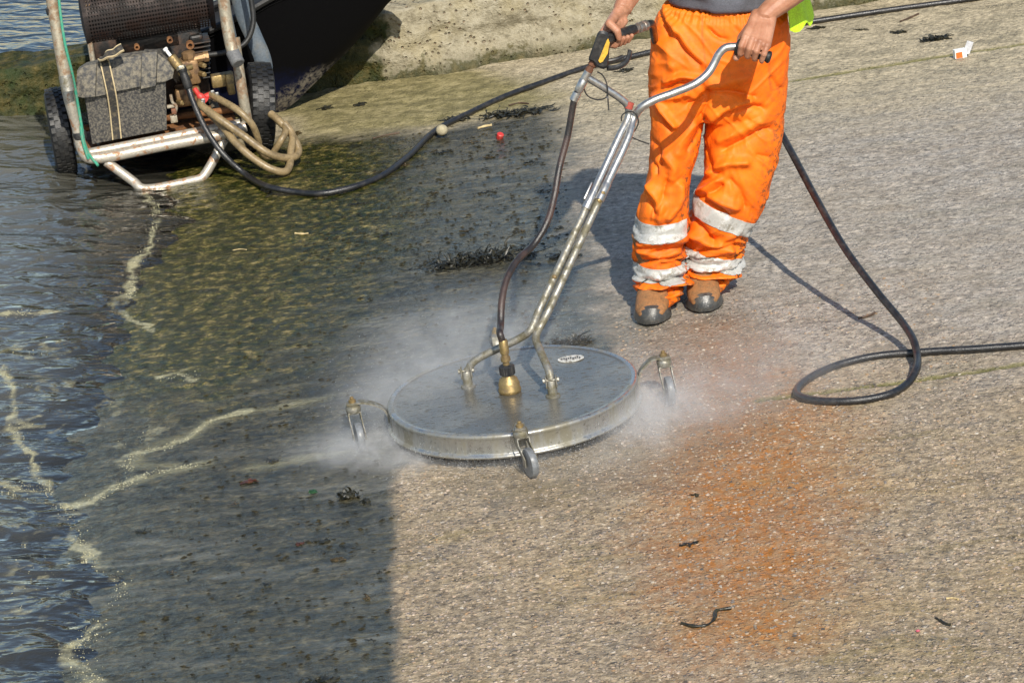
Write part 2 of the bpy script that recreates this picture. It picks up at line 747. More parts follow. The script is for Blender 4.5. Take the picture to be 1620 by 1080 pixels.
    alg = k.ramp(k.noise(k.pos((1, 1.0, 1)), 24, 7, .72), [(.34, (.005, .011, .003)), (.46, (.022, .027, .005)), (.55, (.075, .066, .013)), (.68, (.27, .205, .075))])
    af = k.math('ADD', k.attr('algae'), k.math('MULTIPLY', k.math('SUBTRACT', med, .5), .9))
    af = k.rng(af, -.30, .22)
    slime = k.mix(af, sl1, alg)
    slime = k.mix(1.0, slime, k.rng(k.noise(k.pos((1, 1.2, 1)), 34, 6, .75), .30, .70, .35, 1.6, smooth=False), 'MULTIPLY')
    milky = k.math('MULTIPLY', k.rng(k.noise(k.pos((.7, 3.2, 1), rot=(0, 0, -.12)), 2.3, 5, .6, .6), .5, .72), k.math('SUBTRACT', 1.0, af))
    slime = k.mix(k.math('MULTIPLY', milky, .30), slime, (.27, .265, .225))
    scum = k.math('ADD', k.attr('scum'), k.math('MULTIPLY', k.math('SUBTRACT', med, .45), .12))
    slime = k.mix(k.rng(scum, .0, .06, .35, 0), slime, (.36, .33, .18))
    fm = k.math('ADD', k.attr('foam'), k.math('MULTIPLY', k.math('SUBTRACT', k.noise(P, 17, 4, .65), .5), 1.1))
    ffoam = k.math('MULTIPLY', k.rng(fm, .40, 1.0, 0, .62), k.rng(k.voro(P, 90).outputs['Distance'], .2, .6, .7, 1.0))
    dk = k.rng(k.noise(P, 21, 4, .7), .56, .68, 0, .7)
    slime = k.mix(dk, slime, (.018, .019, .014))
    # green-brown shelf along the wall
    shf = k.rng(k.math('ADD', k.attr('shore'), k.math('MULTIPLY', k.math('SUBTRACT', big, .5), .5)), -.12, .12)
    shc = k.ramp(k.noise(Pst, 12, 6, .7), [(.3, (.055, .05, .012)), (.48, (.17, .145, .05)), (.66, (.36, .30, .14))])
    base = k.mix(k.math('MULTIPLY', shf, .85), clean, shc)
    df = k.math('ADD', k.attr('dirty'), k.math('MULTIPLY', k.math('SUBTRACT', k.noise(P, 14, 4, .6), .5), .045))
    dsoft = k.attr('dirty')
    dsoft = k.math('ADD', dsoft, k.math('MULTIPLY', k.math('SUBTRACT', k.noise(Pst, 5, 6, .68), .5), .42))
    upz = k.rng(sep.outputs[1], .35, .8)
    df = k.mixf(upz, k.rng(df, -.02, .03), k.rng(dsoft, -.14, .14))
    base = k.mix(df, base, slime)
    base = k.mix(ffoam, base, k.mix(fine, (.36, .33, .17), (.60, .56, .36)))
    jt = k.rng(k.math('ADD', k.attr('joint'), k.math('MULTIPLY', k.math('SUBTRACT', fine, .5), .03)), .004, .028, .85, 0)
    base = k.mix(jt, base, k.mix(med, (.06, .062, .018), (.22, .2, .06)))
    wet = k.math('MAXIMUM', k.math('MAXIMUM', df, k.math('MULTIPLY', dmp, .7)), k.math('MULTIPLY', k.rng(k.attr('rust'), -.45, .1), .35))
    filmr = k.rng(k.noise(Pst, 11, 4, .6), .35, .7, .08, .26)
    rough = k.mixf(wet, .72, filmr)
    # relief: washed side grainy, film side softer with little ripples of run-off
    hb = k.math('ADD', k.math('MULTIPLY', pm, .45), k.math('ADD', k.math('MULTIPLY', fine, .75), k.math('MULTIPLY', grit, .35)))
    hb = k.math('ADD', hb, k.math('MULTIPLY', line, .22))
    rip = k.math('ADD', k.math('MULTIPLY', k.noise(k.pos((1, 1.4, 1)), 24, 4, .6, .3), 1.0), k.math('MULTIPLY', fine, .3))
    hh = k.mixf(df, hb, rip)
    nrm = k.bump(hh, .85, .014)
    k.set(color=base, rough=rough, normal=nrm, spec=k.mixf(wet, .3, .62))
    return k.m


slip = link_mesh('slipway', sm, slip_material(), smooth=True, angle=None, fix=False)
tag(slip, 'sloping concrete slipway, half of it washed clean', kind='structure')


# ================================================================== THE WATER
def water_height(x, y):
    edge = np.interp(y, [-3, -1.5, -.8, -.45, -.12, .3, .75, 1.3, 1.9, 2.5, 3.1, 3.8, 4.5],
                     [.02, .024, .026, .010, -.012, -.006, .004, -.010, -.004, .006, -.012, .0, .0])
    near = np.exp(-np.maximum(0, -1.0 - x) / .7)
    w = edge * near
    w = w + (fbm(x * 2.2 + y * .8, y * 5.5, seed=21, o=2) - .5) * .026 * np.clip((-x - .9) / .8, .35, 1)
    w = w + .0022 * np.sin(26 * (y + .35 * x) + 5 * fbm(x * 2, y * 2, seed=5))
    w = w + (fbm(x * 8, y * 13, seed=31, o=2) - .5) * .0045
    return w


xw = axis(-60, -.7, -2.8, -.75, .014, 1.22)
xw = xw[xw < -.7]
yw = axis(-12, 120, -2.3, 4.75, .014, 1.22)
XW, YW = np.meshgrid(xw, yw)
calm = np.where((YW > 5) | (XW < -4), .0, 1.0)
ZW = SEA + water_height(XW, YW) * sstep(4.7, 4.35, YW) * sstep(-3.2, -2.85, XW)
ny, nx = XW.shape
idx = np.arange(nx * ny).reshape(ny, nx)
quads = np.stack([idx[:-1, :-1], idx[:-1, 1:], idx[1:, 1:], idx[1:, :-1]], -1).reshape(-1, 4)
wm = grid_mesh('sea_water', np.stack([XW, YW, ZW], -1), quads)
depth = ZW - XW * math.tan(SLOPE) + 2.0 * sstep(4.6, 4.75, YW - .155 * XW)
add_attr(wm, 'foam', foam_amount(XW / math.cos(SLOPE), YW))
add_attr(wm, 'depth', np.clip(depth, -1, 3))


def water_material():
    k = NT('murky_sea_water')
    P = k.pos((1, 1.5, 1))
    d = k.attr('depth')
    Pf = k.pos()
    fm = k.math('ADD', k.attr('foam'), k.math('MULTIPLY', k.math('SUBTRACT', k.noise(Pf, 17, 4, .65), .5), 1.1))
    ffoam = k.math('MULTIPLY', k.rng(fm, .40, 1.0, 0, .66), k.rng(k.voro(Pf, 90).outputs['Distance'], .2, .6, .7, 1.0))
    rip = k.math('ADD', k.noise(P, 6, 2, .45, .6), k.math('MULTIPLY', k.noise(P, 22, 2, .5, .3), .10))
    nrm = k.bump(rip, 1.0, .042)
    murk = k.n('BsdfDiffuse')
    k.put(murk.inputs[0], k.mix(k.rng(d, .03, .5), (.150, .145, .115), (.022, .036, .050)))
    k.link(nrm, murk.inputs['Normal'])
    clear = k.n('BsdfTransparent')
    clear.inputs[0].default_value = (.93, .93, .86, 1)
    mx = k.n('MixShader')
    k.put(mx.inputs[0], k.rng(d, .0, .13, .10, .93, smooth=False))
    k.link(clear.outputs[0], mx.inputs[1])
    k.link(murk.outputs[0], mx.inputs[2])
    gl = k.n('BsdfGlossy')
    gl.inputs['Roughness'].default_value = .06
    k.link(nrm, gl.inputs['Normal'])
    fr = k.n('Fresnel')
    fr.inputs[0].default_value = 2.0
    k.link(nrm, fr.inputs['Normal'])
    fo_ = k.n('BsdfDiffuse')
    k.put(fo_.inputs[0], k.mix(k.noise(Pf, 60, 3, .6), (.34, .31, .16), (.58, .54, .35)))
    m3 = k.n('MixShader')
    k.link(ffoam, m3.inputs[0])
    m2 = k.n('MixShader')
    k.link(fr.outputs[0], m2.inputs[0])
    k.link(mx.outputs[0], m2.inputs[1])
    k.link(gl.outputs[0], m2.inputs[2])
    k.link(m2.outputs[0], m3.inputs[1])
    k.link(fo_.outputs[0], m3.inputs[2])
    k.link(m3.outputs[0], k.out.inputs['Surface'])
    return k.m


water = link_mesh('sea_water', wm, water_material(), smooth=True, angle=None, fix=False)
tag(water, 'murky brown sea water lapping up the slipway', kind='structure')


# ================================================================== THE LOW WALL
def wall_material():
    k = NT('rough_old_concrete')
    P = k.pos()
    sep = k.n('SeparateXYZ')
    k.link(P, sep.inputs[0])
    x, z = sep.outputs[0], k.attr('above')
    n1 = k.noise(P, 5, 5, .62)
    n2 = k.noise(P, 22, 5, .68)
    n3 = k.noise(P, 80, 4, .6)
    vo = k.voro(P, 38)
    conc = k.ramp(n2, [(.28, (.15, .128, .082)), (.5, (.29, .255, .178)), (.7, (.41, .37, .275))])
    conc = k.mix(k.rng(n1, .45, .7, 0, .5), conc, (.34, .28, .15))
    speck = k.math('MULTIPLY', k.rng(vo.outputs['Distance'], .12, .28, 1, 0), k.rng(n1, .44, .52))
    conc = k.mix(k.math('MULTIPLY', speck, .8), conc, k.mix(k.rng(n3, .4, .6), (.075, .06, .04), (.26, .17, .10)))
    conc = k.mix(k.rng(n2, .60, .72, 0, .55), conc, (.16, .13, .08))
    moss = k.ramp(n2, [(.28, (.008, .012, .003)), (.46, (.030, .033, .007)), (.60, (.068, .056, .014)), (.78, (.14, .11, .04))])
    moss = k.mix(k.rng(n1, .52, .68, 0, .8), moss, (.020, .036, .007))
    e = k.math('ADD', k.math('MULTIPLY', k.math('ADD', x, .57), -3.2), k.math('MULTIPLY', k.math('SUBTRACT', n1, .5), 1.3))
    mf = k.rng(e, -.10, .12)
    low = k.math('ADD', k.math('MULTIPLY', k.math('SUBTRACT', .085, z), 10.0), k.math('MULTIPLY', k.math('SUBTRACT', n2, .55), 2.6))
    patch = k.rng(k.noise(k.pos((1, 0, 0)), 2.6, 2, .5), .36, .5)
    lf = k.math('MULTIPLY', k.rng(low, 0, .5, 0, .9), patch)
    f = k.math('MAXIMUM', mf, lf)
    c = k.mix(f, conc, moss)
    h = k.math('ADD', k.math('MULTIPLY', n2, 1.0), k.math('MULTIPLY', n3, .45))
    h = k.math('SUBTRACT', h, k.math('MULTIPLY', speck, .7))
    k.set(color=c, rough=k.mixf(f, .88, .6), normal=k.bump(h, .9, .02), spec=.3)
    return k.m


WV = 4.42
WS = .155
uw = axis(-30, 30, -2.7, 2.4, .022, 1.3)
prof = [(-.05 + .05 * min(1, t * 4), -.12 + t * (.12 + .30)) for t in np.linspace(0, 1, 34)]
prof += [(.03 + t * .30, .30) for t in np.linspace(.05, 1, 12)] + [(.34, .30 - t * .9) for t in np.linspace(.1, 1, 6)]
rows = []
ab = []
for (pv, pw) in prof:
    u = uw
    v0 = WV + WS * u
    dn = (fbm(u * 7, np.full_like(u, pw * 9 + pv * 5), seed=41, o=4) - .5) * .055
    dn += (fbm(u * 30, np.full_like(u, pw * 34 + pv * 20), seed=44, o=2) - .5) * .020
    crud = np.exp(-(max(pw, 0) / .07) ** 2) * (fbm(u * 4, np.full_like(u, 2.0), seed=47, o=3) - .30) * .13 * (pv < .02)
    step = .018 * sstep(-.60, -.54, u + .03 * np.sin(pw * 30)) * (pv < .2)
    v = v0 + pv + (dn if pv < .32 else 0) - crud - step
    w = np.full_like(u, pw) + (fbm(u * 6, np.full_like(u, pv * 20), seed=52, o=3) - .5) * (.05 if pw > .29 else .004)
    rows.append(u[:, None] * UX + v[:, None] * VY + w[:, None] * NN)
    ab.append(w)
PW = np.array(rows)
ny, nx = PW.shape[:2]
idx = np.arange(nx * ny).reshape(ny, nx)
quads = np.stack([idx[:-1, :-1], idx[:-1, 1:], idx[1:, 1:], idx[1:, :-1]], -1).reshape(-1, 4)
wme = grid_mesh('low_concrete_wall', PW, quads)
add_attr(wme, 'above', np.array(ab))
wall = link_mesh('low_concrete_wall', wme, wall_material(), smooth=True, angle=None, fix=False)
tag(wall, 'low rough concrete wall along the top edge of the slipway, mossy at one end', 'wall')

# ================================================================== THE BOAT
M = {}
M['hull'] = None


def hull_material():
    k = NT('black_hull_paint')
    P = k.pos()
    n1 = k.noise(P, 9, 5, .65)
    n2 = k.noise(P, 46, 4, .65)
    hgt = k.attr('stemside')
    blue = k.rng(k.math('ADD', k.attr('low'), k.math('MULTIPLY', k.math('SUBTRACT', n1, .5), .25)), .20, .30, 1, 0)
    c = k.mix(blue, (.0035, .0035, .004), (.005, .007, .022))
    d = k.math('ADD', hgt, k.math('MULTIPLY', k.math('SUBTRACT', n1, .5), .5))
    df = k.math('MULTIPLY', k.rng(d, .50, .75), k.rng(n2, .38, .62))
    c = k.mix(df, c, (.17, .15, .12))
    k.set(color=c, rough=k.mixf(df, .42, .9), normal=k.bump(n2, .15, .006), spec=.06)
    return k.m


bx = [648, 632, 612, 585, 550, 520, 495, 470, 440, 400, 350, 300, 240, 180]
bk = [-26, -12, 8, 42, 82, 110, 135, 160, 183, 186, 184, 182, 180, 176]
bg_ = [-28, -34, -40, -44, -46, -44, -40, -34, -22, 0, 24, 42, 56, 66]
bw = [.006, .03, .06, .10, .14, .17, .19, .205, .22, .235, .245, .245, .24, .22]
rings, low, stem = [], [], []
for X, K, G, W in zip(bx, bk, bg_, bw):
    kp = DP(X, K, 4.02)
    gp = DP(X, G, 4.02)
    r = []
    for j in range(-9, 10):
        t = abs(j) / 9
        s_ = 1 if j > 0 else -1
        zz = kp[2] + (gp[2] - kp[2]) * t
        yy = 4.02 + s_ * W * (t ** .62 if t else 0) * (1.0 + .0 * t)
        r.append(V(kp[0], yy, zz))
        low.append(zz + .20)
        stem.append((1 - t * 2.2) * (1 if 430 < X < 520 else .6 if X < 560 else .1))
    rings.append(r)
hb = MB()
hb.loft(rings, cap=False, closed=False)
hb.f.append(tuple((len(rings) - 1) * 19 + j for j in range(19)))
hb.mi.append(0)
bm_ = hb.mesh('hull')
add_attr(bm_, 'low', np.array(low))
add_attr(bm_, 'stemside', np.array(stem))
boat = thing('boat', SP(440, 183), 'small black boat hull with blue bottom paint, bow beside the mossy wall', 'boat')
hull = link_mesh('hull', bm_, hull_material(), boat, angle=60)
gw = MB()
for s_ in (0, 18):
    gw.tube(spline([r[s_] + V(0, 0, .0) for r in rings], 3), .016, 8)
gw.build('gunwale', simple('black_rubber_strake', (.012, .012, .013), .5, bump=.2), boat)
dk = MB()
dk.loft([[r[0] - V(0, 0, .03), r[9] * V(1, 1, 0) + V(0, 0, r[0][2] - .05), r[18] - V(0, 0, .03)] for r in rings], cap=False, closed=False)
dk.build('deck', simple('dull_grey_deck', (.012, .012, .012), .7), boat)

# ================================================================== METALS AND OTHER SHARED MATERIALS
M['steel'] = simple('scuffed_stainless_tube', (.44, .435, .42), .36, .9, dirt=(.22, .18, .12), dscale=30, damt=.55, lo=.5, hi=.72, bump=.12, bscale=90, drough=.5)
M['steel_dirty'] = simple('muddy_stainless_tube', (.33, .315, .275), .42, .75, dirt=(.10, .085, .04), dscale=34, damt=.85, lo=.38, hi=.62, bump=.25, bscale=110)
M['frame'] = simple('weathered_galvanised_tube', (.36, .32, .24), .45, .4, dirt=(.19, .10, .045), dscale=26, damt=.8, lo=.46, hi=.62, bump=.2, bscale=90)
M['frame_bright'] = simple('bright_rust_spotted_tube', (.44, .40, .33), .42, .45, dirt=(.27, .11, .03), dscale=32, damt=.85, lo=.52, hi=.64, bump=.2, bscale=100)
M['rusty'] = simple('rusty_plate', (.22, .095, .03), .75, 0, dirt=(.07, .03, .015), dscale=24, damt=.8, bump=.35)
M['brass'] = simple('dirty_brass', (.33, .235, .10), .45, .75, dirt=(.13, .09, .05), dscale=45, damt=.8, bump=.2)
M['bronze'] = simple('tarnished_pump_bronze', (.28, .17, .08), .5, .55, dirt=(.07, .04, .025), dscale=30, damt=.85, bump=.3)
M['rubber'] = simple('black_rubber', (.009, .009, .009), .48, 0, dirt=(.035, .032, .027), dscale=26, damt=.5, bump=.25, bscale=160, spec=.45)
M['hose'] = simple('wet_black_hose', (.012, .012, .013), .30, 0, dirt=(.05, .045, .04), dscale=40, damt=.45, bump=.35, bscale=300, spec=.6)
M['hose_brown'] = simple('scuffed_hose', (.018, .015, .014), .32, 0, dirt=(.075, .04, .03), dscale=12, damt=.6, bump=.35, bscale=300, spec=.6)
M['engine'] = simple('oily_black_engine', (.012, .011, .010), .5, .2, dirt=(.07, .035, .018), dscale=22, damt=.7, bump=.3)
M['guard'] = simple('rust_brown_guard', (.020, .009, .006), .6, .2, dirt=(.010, .007, .006), dscale=16, damt=.9, lo=.4, hi=.6, bump=.3)
M['battery'] = simple('mud_splashed_black_plastic', (.028, .028, .030), .6, 0, dirt=(.22, .195, .15), dscale=120, damt=.6, lo=.38, hi=.66, bump=.3, bscale=160, drough=.95)
M['battery_lid'] = simple('mud_caked_black_plastic', (.035, .035, .037), .6, 0, dirt=(.24, .21, .155), dscale=60, damt=.75, lo=.34, hi=.66, bump=.3, bscale=160, drough=.95)
M['webbing'] = simple('black_webbing', (.030, .028, .026), .8, 0, dirt=(.16, .13, .08), dscale=60, damt=.6, bump=.5, bscale=400)
M['webbing_edge'] = simple('cream_webbing_edge', (.48, .38, .22), .8, 0, bump=.4, bscale=300)
M['red'] = simple('red_plastic', (.50, .035, .03), .4, 0, dirt=(.30, .08, .05), dscale=60, damt=.5)
M['suction'] = simple('cloudy_beige_hose', (.235, .17, .085), .36, 0, dirt=(.12, .085, .04), dscale=22, damt=.75, bump=.2, spec=.5)
M['layflat'] = simple('grey_blue_layflat_hose', (.065, .085, .105), .55, 0, dirt=(.12, .115, .10), dscale=14, damt=.6)
M['rope'] = simple('green_rope', (.04, .30, .19), .75, 0, dirt=(.20, .28, .20), dscale=80, damt=.6, bump=.6, bscale=500)
M['white_plastic'] = simple('white_plastic', (.75, .74, .70), .4)
M['black_plastic'] = simple('black_moulded_plastic', (.016, .016, .017), .42, 0, dirt=(.07, .065, .055), dscale=50, damt=.4, spec=.5, bump=.12)
M['yellow_plastic'] = simple('yellow_plastic', (.62, .36, .035), .5, 0, dirt=(.35, .22, .05), dscale=50, damt=.6)
M['hot_rust'] = simple('rusted_fitting', (.20, .085, .045), .6, .4, dirt=(.09, .05, .035), dscale=60, damt=.8)

# ================================================================== THE WASHER TROLLEY
YAW = math.radians(10)
CA = UX * math.cos(YAW) + VY * math.sin(YAW)       # along the front bar
CB = -UX * math.sin(YAW) + VY * math.cos(YAW)      # backwards
CC = NN
CO = SP(225, 302)


def CP(px, py, b):
    d = ray(px, py)
    t = ((CO - CAM) @ CB + b) / (d @ CB)
    return CAM + t * d


def cpt(a, b, c):
    return CO + CA * a + CB * b + CC * c


AXC = (CA, CB, CC)
trolley = thing('pressure_washer_trolley', CO, 'muddy engine driven pressure washer on a two wheeled steel trolley at the water edge', 'pressure washer')

# frame: lower U of tube, second cross bar, front stand
fr = MB()
LT, LB = CP(108, 150, .03), CP(133, 240, .05)
RB, RT_ = CP(392, 190, .05), CP(377, 104, .05)
fr.tube(spline([CP(104, 128, .06), LT, CP(122, 200, .05), CP(130, 236, .05), CP(139, 249, .05), CP(156, 250, .05), CP(250, 232, .05), CP(362, 210, .05), CP(388, 200, .06)], 6), .0225, 14)
fr.build('lower_frame', M['frame_bright'], trolley)
f2 = MB()
f2.tube([CP(139, 243, .085), CP(380, 196, .085)], .02, 12)
f2.build('cross_bar', M['frame_bright'], trolley)
f3 = MB()
f3.tube(spline([CP(371, 60, .10), CP(377, 104, .08), CP(384, 150, .07), CP(391, 192, .07)], 5), .021, 14)
f3.build('upright', M['frame'], trolley)
f4 = MB()
f4.tube(spline([CP(168, 256, .06), CP(212, 288, .02), CP(222, 297, .0), CP(234, 299, .0), CP(300, 287, .0), CP(318, 282, .0), CP(327, 272, .01), CP(354, 222, .06)], 6), .0185, 14)
f4.build('front_stand', M['frame_bright'], trolley)
for (a, b_) in (((160, 252), .06), ((356, 214), .06)):
    q = MB()
    p0 = CP(a[0], a[1], b_)
    q.tube([p0, p0 + CB * .62], .018, 10)
    q.build('side_rail', M['frame'], trolley)
# handle arms with open ends
for pts_, capm in (([CP(62, -80, .02), CP(80, -10, .0), CP(92, 60, -.02), CP(101, 110, -.03), CP(107, 140, -.045)], 'steel'),
                   ([CP(338, -90, .04), CP(352, -10, .02), CP(361, 50, .0), CP(369, 84, -.02), CP(375, 97, -.045)], 'rubber')):
    h = MB()
    sp = spline(pts_, 6)
    h.tube(sp, .0235, 16)
    ho = h.build('handle_arm', M['frame'], trolley)
    e = MB()
    d_ = unit(sp[-1] - sp[-3])
    if capm == 'steel':
        e.lathe(sp[-1], d_, [(.026, -.05), (.026, .012), (.020, .013), (.019, -.03), (.001, -.03)], 20, capends=False)
        e.build('end_collar', M['steel_dirty'], ho)
    else:
        e.lathe(sp[-1], d_, [(.0265, -.045), (.0265, .010), (.022, .014), (.001, .014)], 20, capends=False)
        e.build('end_cap', simple('grey_end_cap', (.13, .13, .13), .6), ho)
c_ = MB()
for p in (CP(83, 16, .0), CP(126, 213, .05)):
    ax_ = unit(CP(128, 220, .05) - CP(124, 205, .05))
    c_ = MB()
    c_.lathe(p, ax_, [(.0245, -.012), (.026, -.008), (.026, .012), (.0245, .016)], 18)
    c_.build('clamp_band', M['black_plastic'], trolley)

# wheels
def wheel(px, py, b, rad, wid, lean=0):
    c = CP(px, py, b)
    A = unit(CA + CC * lean)
    w = MB()
    h = wid / 2
    prof_ = [(rad * .58, -h * .8), (rad * .72, -h), (rad * .9, -h * .95), (rad * .97, -h * .75), (rad, -h * .35), (rad, h * .35), (rad * .97, h * .75), (rad * .9, h * .95), (rad * .72, h), (rad * .58, h * .8)]
    w.lathe(c, A, prof_, 40, capends=False)
    t = w.build('tyre', M['rubber'], trolley, angle=50)
    z = MB()
    a_ = unit(CC - A * (CC @ A))
    b2 = np.cross(A, a_)
    nb = 34
    for i in range(nb):
        th = 2 * math.pi * i / nb
        for s_ in (-.62, -.2, .22, .64):
            th2 = th + (.5 * 2 * math.pi / nb if s_ in (-.2, .64) else 0)
            rd = a_ * math.cos(th2) + b2 * math.sin(th2)
            tg = -a_ * math.sin(th2) + b2 * math.cos(th2)
            rr = rad * (.985 if abs(s_) > .5 else 1.0)
            z.box(c + rd * rr + A * h * s_, (rd, tg, A), (.010, rad * 2 * math.pi / nb * .62, wid * .19))
    z.build('tread', M['rubber'], t, smooth=False)
    r_ = MB()
    r_.lathe(c, A, [(.02, -h * .95), (.035, -h * .9), (.035, -h * .5), (rad * .5, -h * .35), (rad * .60, -h * .75), (rad * .60, h * .75), (rad * .5, h * .35), (.035, h * .5), (.035, h * .9), (.02, h * .95)], 28)
    r_.build('rim', M['frame'], t)


wheel(96, 208, .34, .172, .085, .0)
wheel(411, 168, .34, .172, .105, -.16)
ax_ = MB()
ax_.tube([CP(96, 208, .34), CP(411, 168, .34)], .014, 10)
ax_.build('axle', M['rusty'], trolley)

# deck tray
tr = MB()
tr.box(CP(255, 207, .30), AXC, (.60, .52, .012), bevel=.003)
tr.build('tray', M['rusty'], trolley)

# battery box: tapered body, ribbed overhanging lid, strap
bl, br = CP(146, 228, .13), CP(264, 205, .13)
tl, tr_ = CP(132, 138, .10), CP(262, 128, .10)
bb = MB()
bd = .20


def box8(mb, f4_, depth, shrink=.0):
    """front quad (bl, br, tr, tl) pushed back"""
    b4 = [p + CB * depth for p in f4_]
    mb.add(list(f4_) + b4, [(0, 1, 2, 3), (5, 4, 7, 6), (4, 5, 1, 0), (3, 2, 6, 7), (4, 0, 3, 7), (1, 5, 6, 2)])


box8(bb, [bl, br, tr_, tl], bd)
bo = bb.build('battery_box', M['battery'], trolley, smooth=False)
lm = MB()
# lid as a loft over the top with stepped, sloping front
Lx = [(120, 152, 112, 106), (131, 155, 105, 99), (150, 153, 101, 94), (152, 153, 97, 90), (176, 148, 98, 88), (178, 146, 94, 86), (222, 137, 88, 80), (223, 141, 85, 78), (246, 136, 82, 78), (248, 131, 86, 84), (262, 129, 96, 92), (273, 124, 112, 106)]
rg = []
for (X, lo_, mid_, top_) in Lx:
    pr = .012 if (X in (131, 150, 223, 246)) else 0
    rg.append([CP(X, lo_, .085 - pr), CP(X + 1, (lo_ + mid_) / 2, .085 - pr), CP(X + 2, mid_, .10 - pr * .6), CP(X + 6, top_, .16), CP(X + 10, top_ + 2, .26), CP(X + 10, top_ + 2, .26) - CC * .06, CP(X, lo_, .30)])
lm.loft(rg, cap=True)
lid = lm.build('lid', M['battery_lid'], bo, angle=25)
st = MB()
sp_ = [CP(185, 220, .118), CP(181, 180, .106), CP(176, 146, .070), CP(170, 118, .070), CP(166, 100, .088), CP(165, 95, .11)]
st.tube(spline(sp_, 5), .0175, 8, flat=(CA, 1.0), mi=0)
# flatten: build as thin strip instead
st = MB()
pl = spline(sp_, 5)
for k_, (o, wd, mi_) in enumerate(((0, .028, 0), (-.0165, .005, 1), (.0165, .005, 1))):
    rr = []
    for i, p in enumerate(pl):
        q = p + CA * o - CB * (.004 + .001 * k_)
        rr.append([q - CA * wd / 2, q + CA * wd / 2, q + CA * wd / 2 + CB * .004, q - CA * wd / 2 + CB * .004])
    st.loft(rr, mi=mi_)
tail = spline([CP(165, 96, .10), CP(163, 92, .06), CP(170, 86, .04), CP(180, 84, .035), CP(188, 78, .03), CP(194, 75, .03)], 5)
for k_, (o, wd, mi_) in enumerate(((0, .030, 0), (-.0175, .005, 1), (.0175, .005, 1))):
    rr = []
    for i, p in enumerate(tail):
        t_ = unit(tail[min(i + 1, len(tail) - 1)] - tail[max(i - 1, 0)])
        sd = unit(np.cross(t_, unit(CB * -.55 + CC * .8)))
        q = p + sd * o
        nm = np.cross(sd, t_) * (.0022 + .0006 * k_)
        rr.append([q - sd * wd / 2 - nm, q + sd * wd / 2 - nm, q + sd * wd / 2 + nm, q - sd * wd / 2 + nm])
    st.loft(rr, mi=mi_)
st.build('strap', [M['webbing'], M['webbing_edge']], bo, smooth=False)

# engine: block, finned cylinder, perforated guard
en = MB()
en.box(CP(235, 95, .52), AXC, (.44, .30, .34), bevel=.03)
en.box(CP(230, 66, .40), AXC, (.30, .06, .10), bevel=.02)
en.box(CP(165, 70, .36), AXC, (.10, .05, .12), bevel=.015)
eng = en.build('engine_block', M['engine'], trolley)
fi = MB()
for i in range(9):
    fi.box(CP(314, 118 - i * 7, .36), AXC, (.085, .16, .006), bevel=.002)
fi.box(CP(314, 88, .40), AXC, (.055, .11, .19), bevel=.01)
fi.build('cooling_fins', M['engine'], eng, smooth=False)
for (X, Y, r0) in ((216, 73, .011), (268, 62, .012), (300, 70, .016)):
    n_ = MB()
    n_.lathe(CP(X, Y, .30), -CB, [(r0, 0), (r0, .03), (r0 * .55, .03), (r0 * .5, .01)], 12)
    n_.build('stud', M['rusty'], eng)
gd = MB()
# perforated curved sheet: cells with a round hole each
GC = CP(232, 12, .42)
gr, gl_ = .125, .50
ncx, ncy = 44, 22


def gmap(s, t, off=0.0):
    th = math.radians(-62 + 170 * t)
    return GC + CA * (s - .5) * gl_ - CB * (gr + off) * math.cos(th) + CC * (gr + off) * math.sin(th) * .95


for i in range(ncx):
    for j in range(ncy):
        cs, ct = (i + .5) / ncx, (j + .5) / ncy
        if j % 2:
            cs2 = cs
        hx, hy = .5 / ncx, .5 / ncy
        oct_ = []
        sq = []
        for q in range(8):
            an = math.pi / 4 * q
            oct_.append(gmap(cs + hx * .66 * math.cos(an), ct + hy * .66 * math.sin(an)))
            m_ = max(abs(math.cos(an)), abs(math.sin(an)))
            sq.append(gmap(cs + hx * math.cos(an) / m_, ct + hy * math.sin(an) / m_))
        gd.add(oct_ + sq, [(q, (q + 1) % 8, 8 + (q + 1) % 8, 8 + q) for q in range(8)])
gd.build('perforated_guard', M['guard'], trolley, smooth=False)
mu = MB()
mu.tube([GC - CA * .25, GC + CA * .25], .088, 20)
mu.build('silencer', M['engine'], trolley)
for s_ in (-1, 1):
    e = MB()
    e.lathe(GC + CA * s_ * .252, CA * s_, [(gr * 1.01, -.01), (gr * 1.01, .004), (gr * .3, .012)], 24)
    e.build('guard_end_plate', M['guard'], trolley)
br_ = MB()
br_.box(CP(141, 26, .36), AXC, (.03, .03, .05), bevel=.004)
br_.box(CP(139, 8, .36), AXC, (.02, .03, .03), bevel=.004)
br_.box(CP(140, 17, .365), AXC, (.012, .02, .06))
bq_ = MB()
bq_.tube([CP(141, 62, .34), CP(147, 98, .33)], .011, 8)
bq_.build('strut', M['frame'], trolley)
br_.build('bracket', M['frame'], trolley)

tk = MB()  # tank block added out of frame to cast shade on the guard
tk.box(CP(235, -120, .30), AXC, (.46, .42, .20), bevel=.05)
tk.build('unseen_shade_tank', M['engine'], trolley)
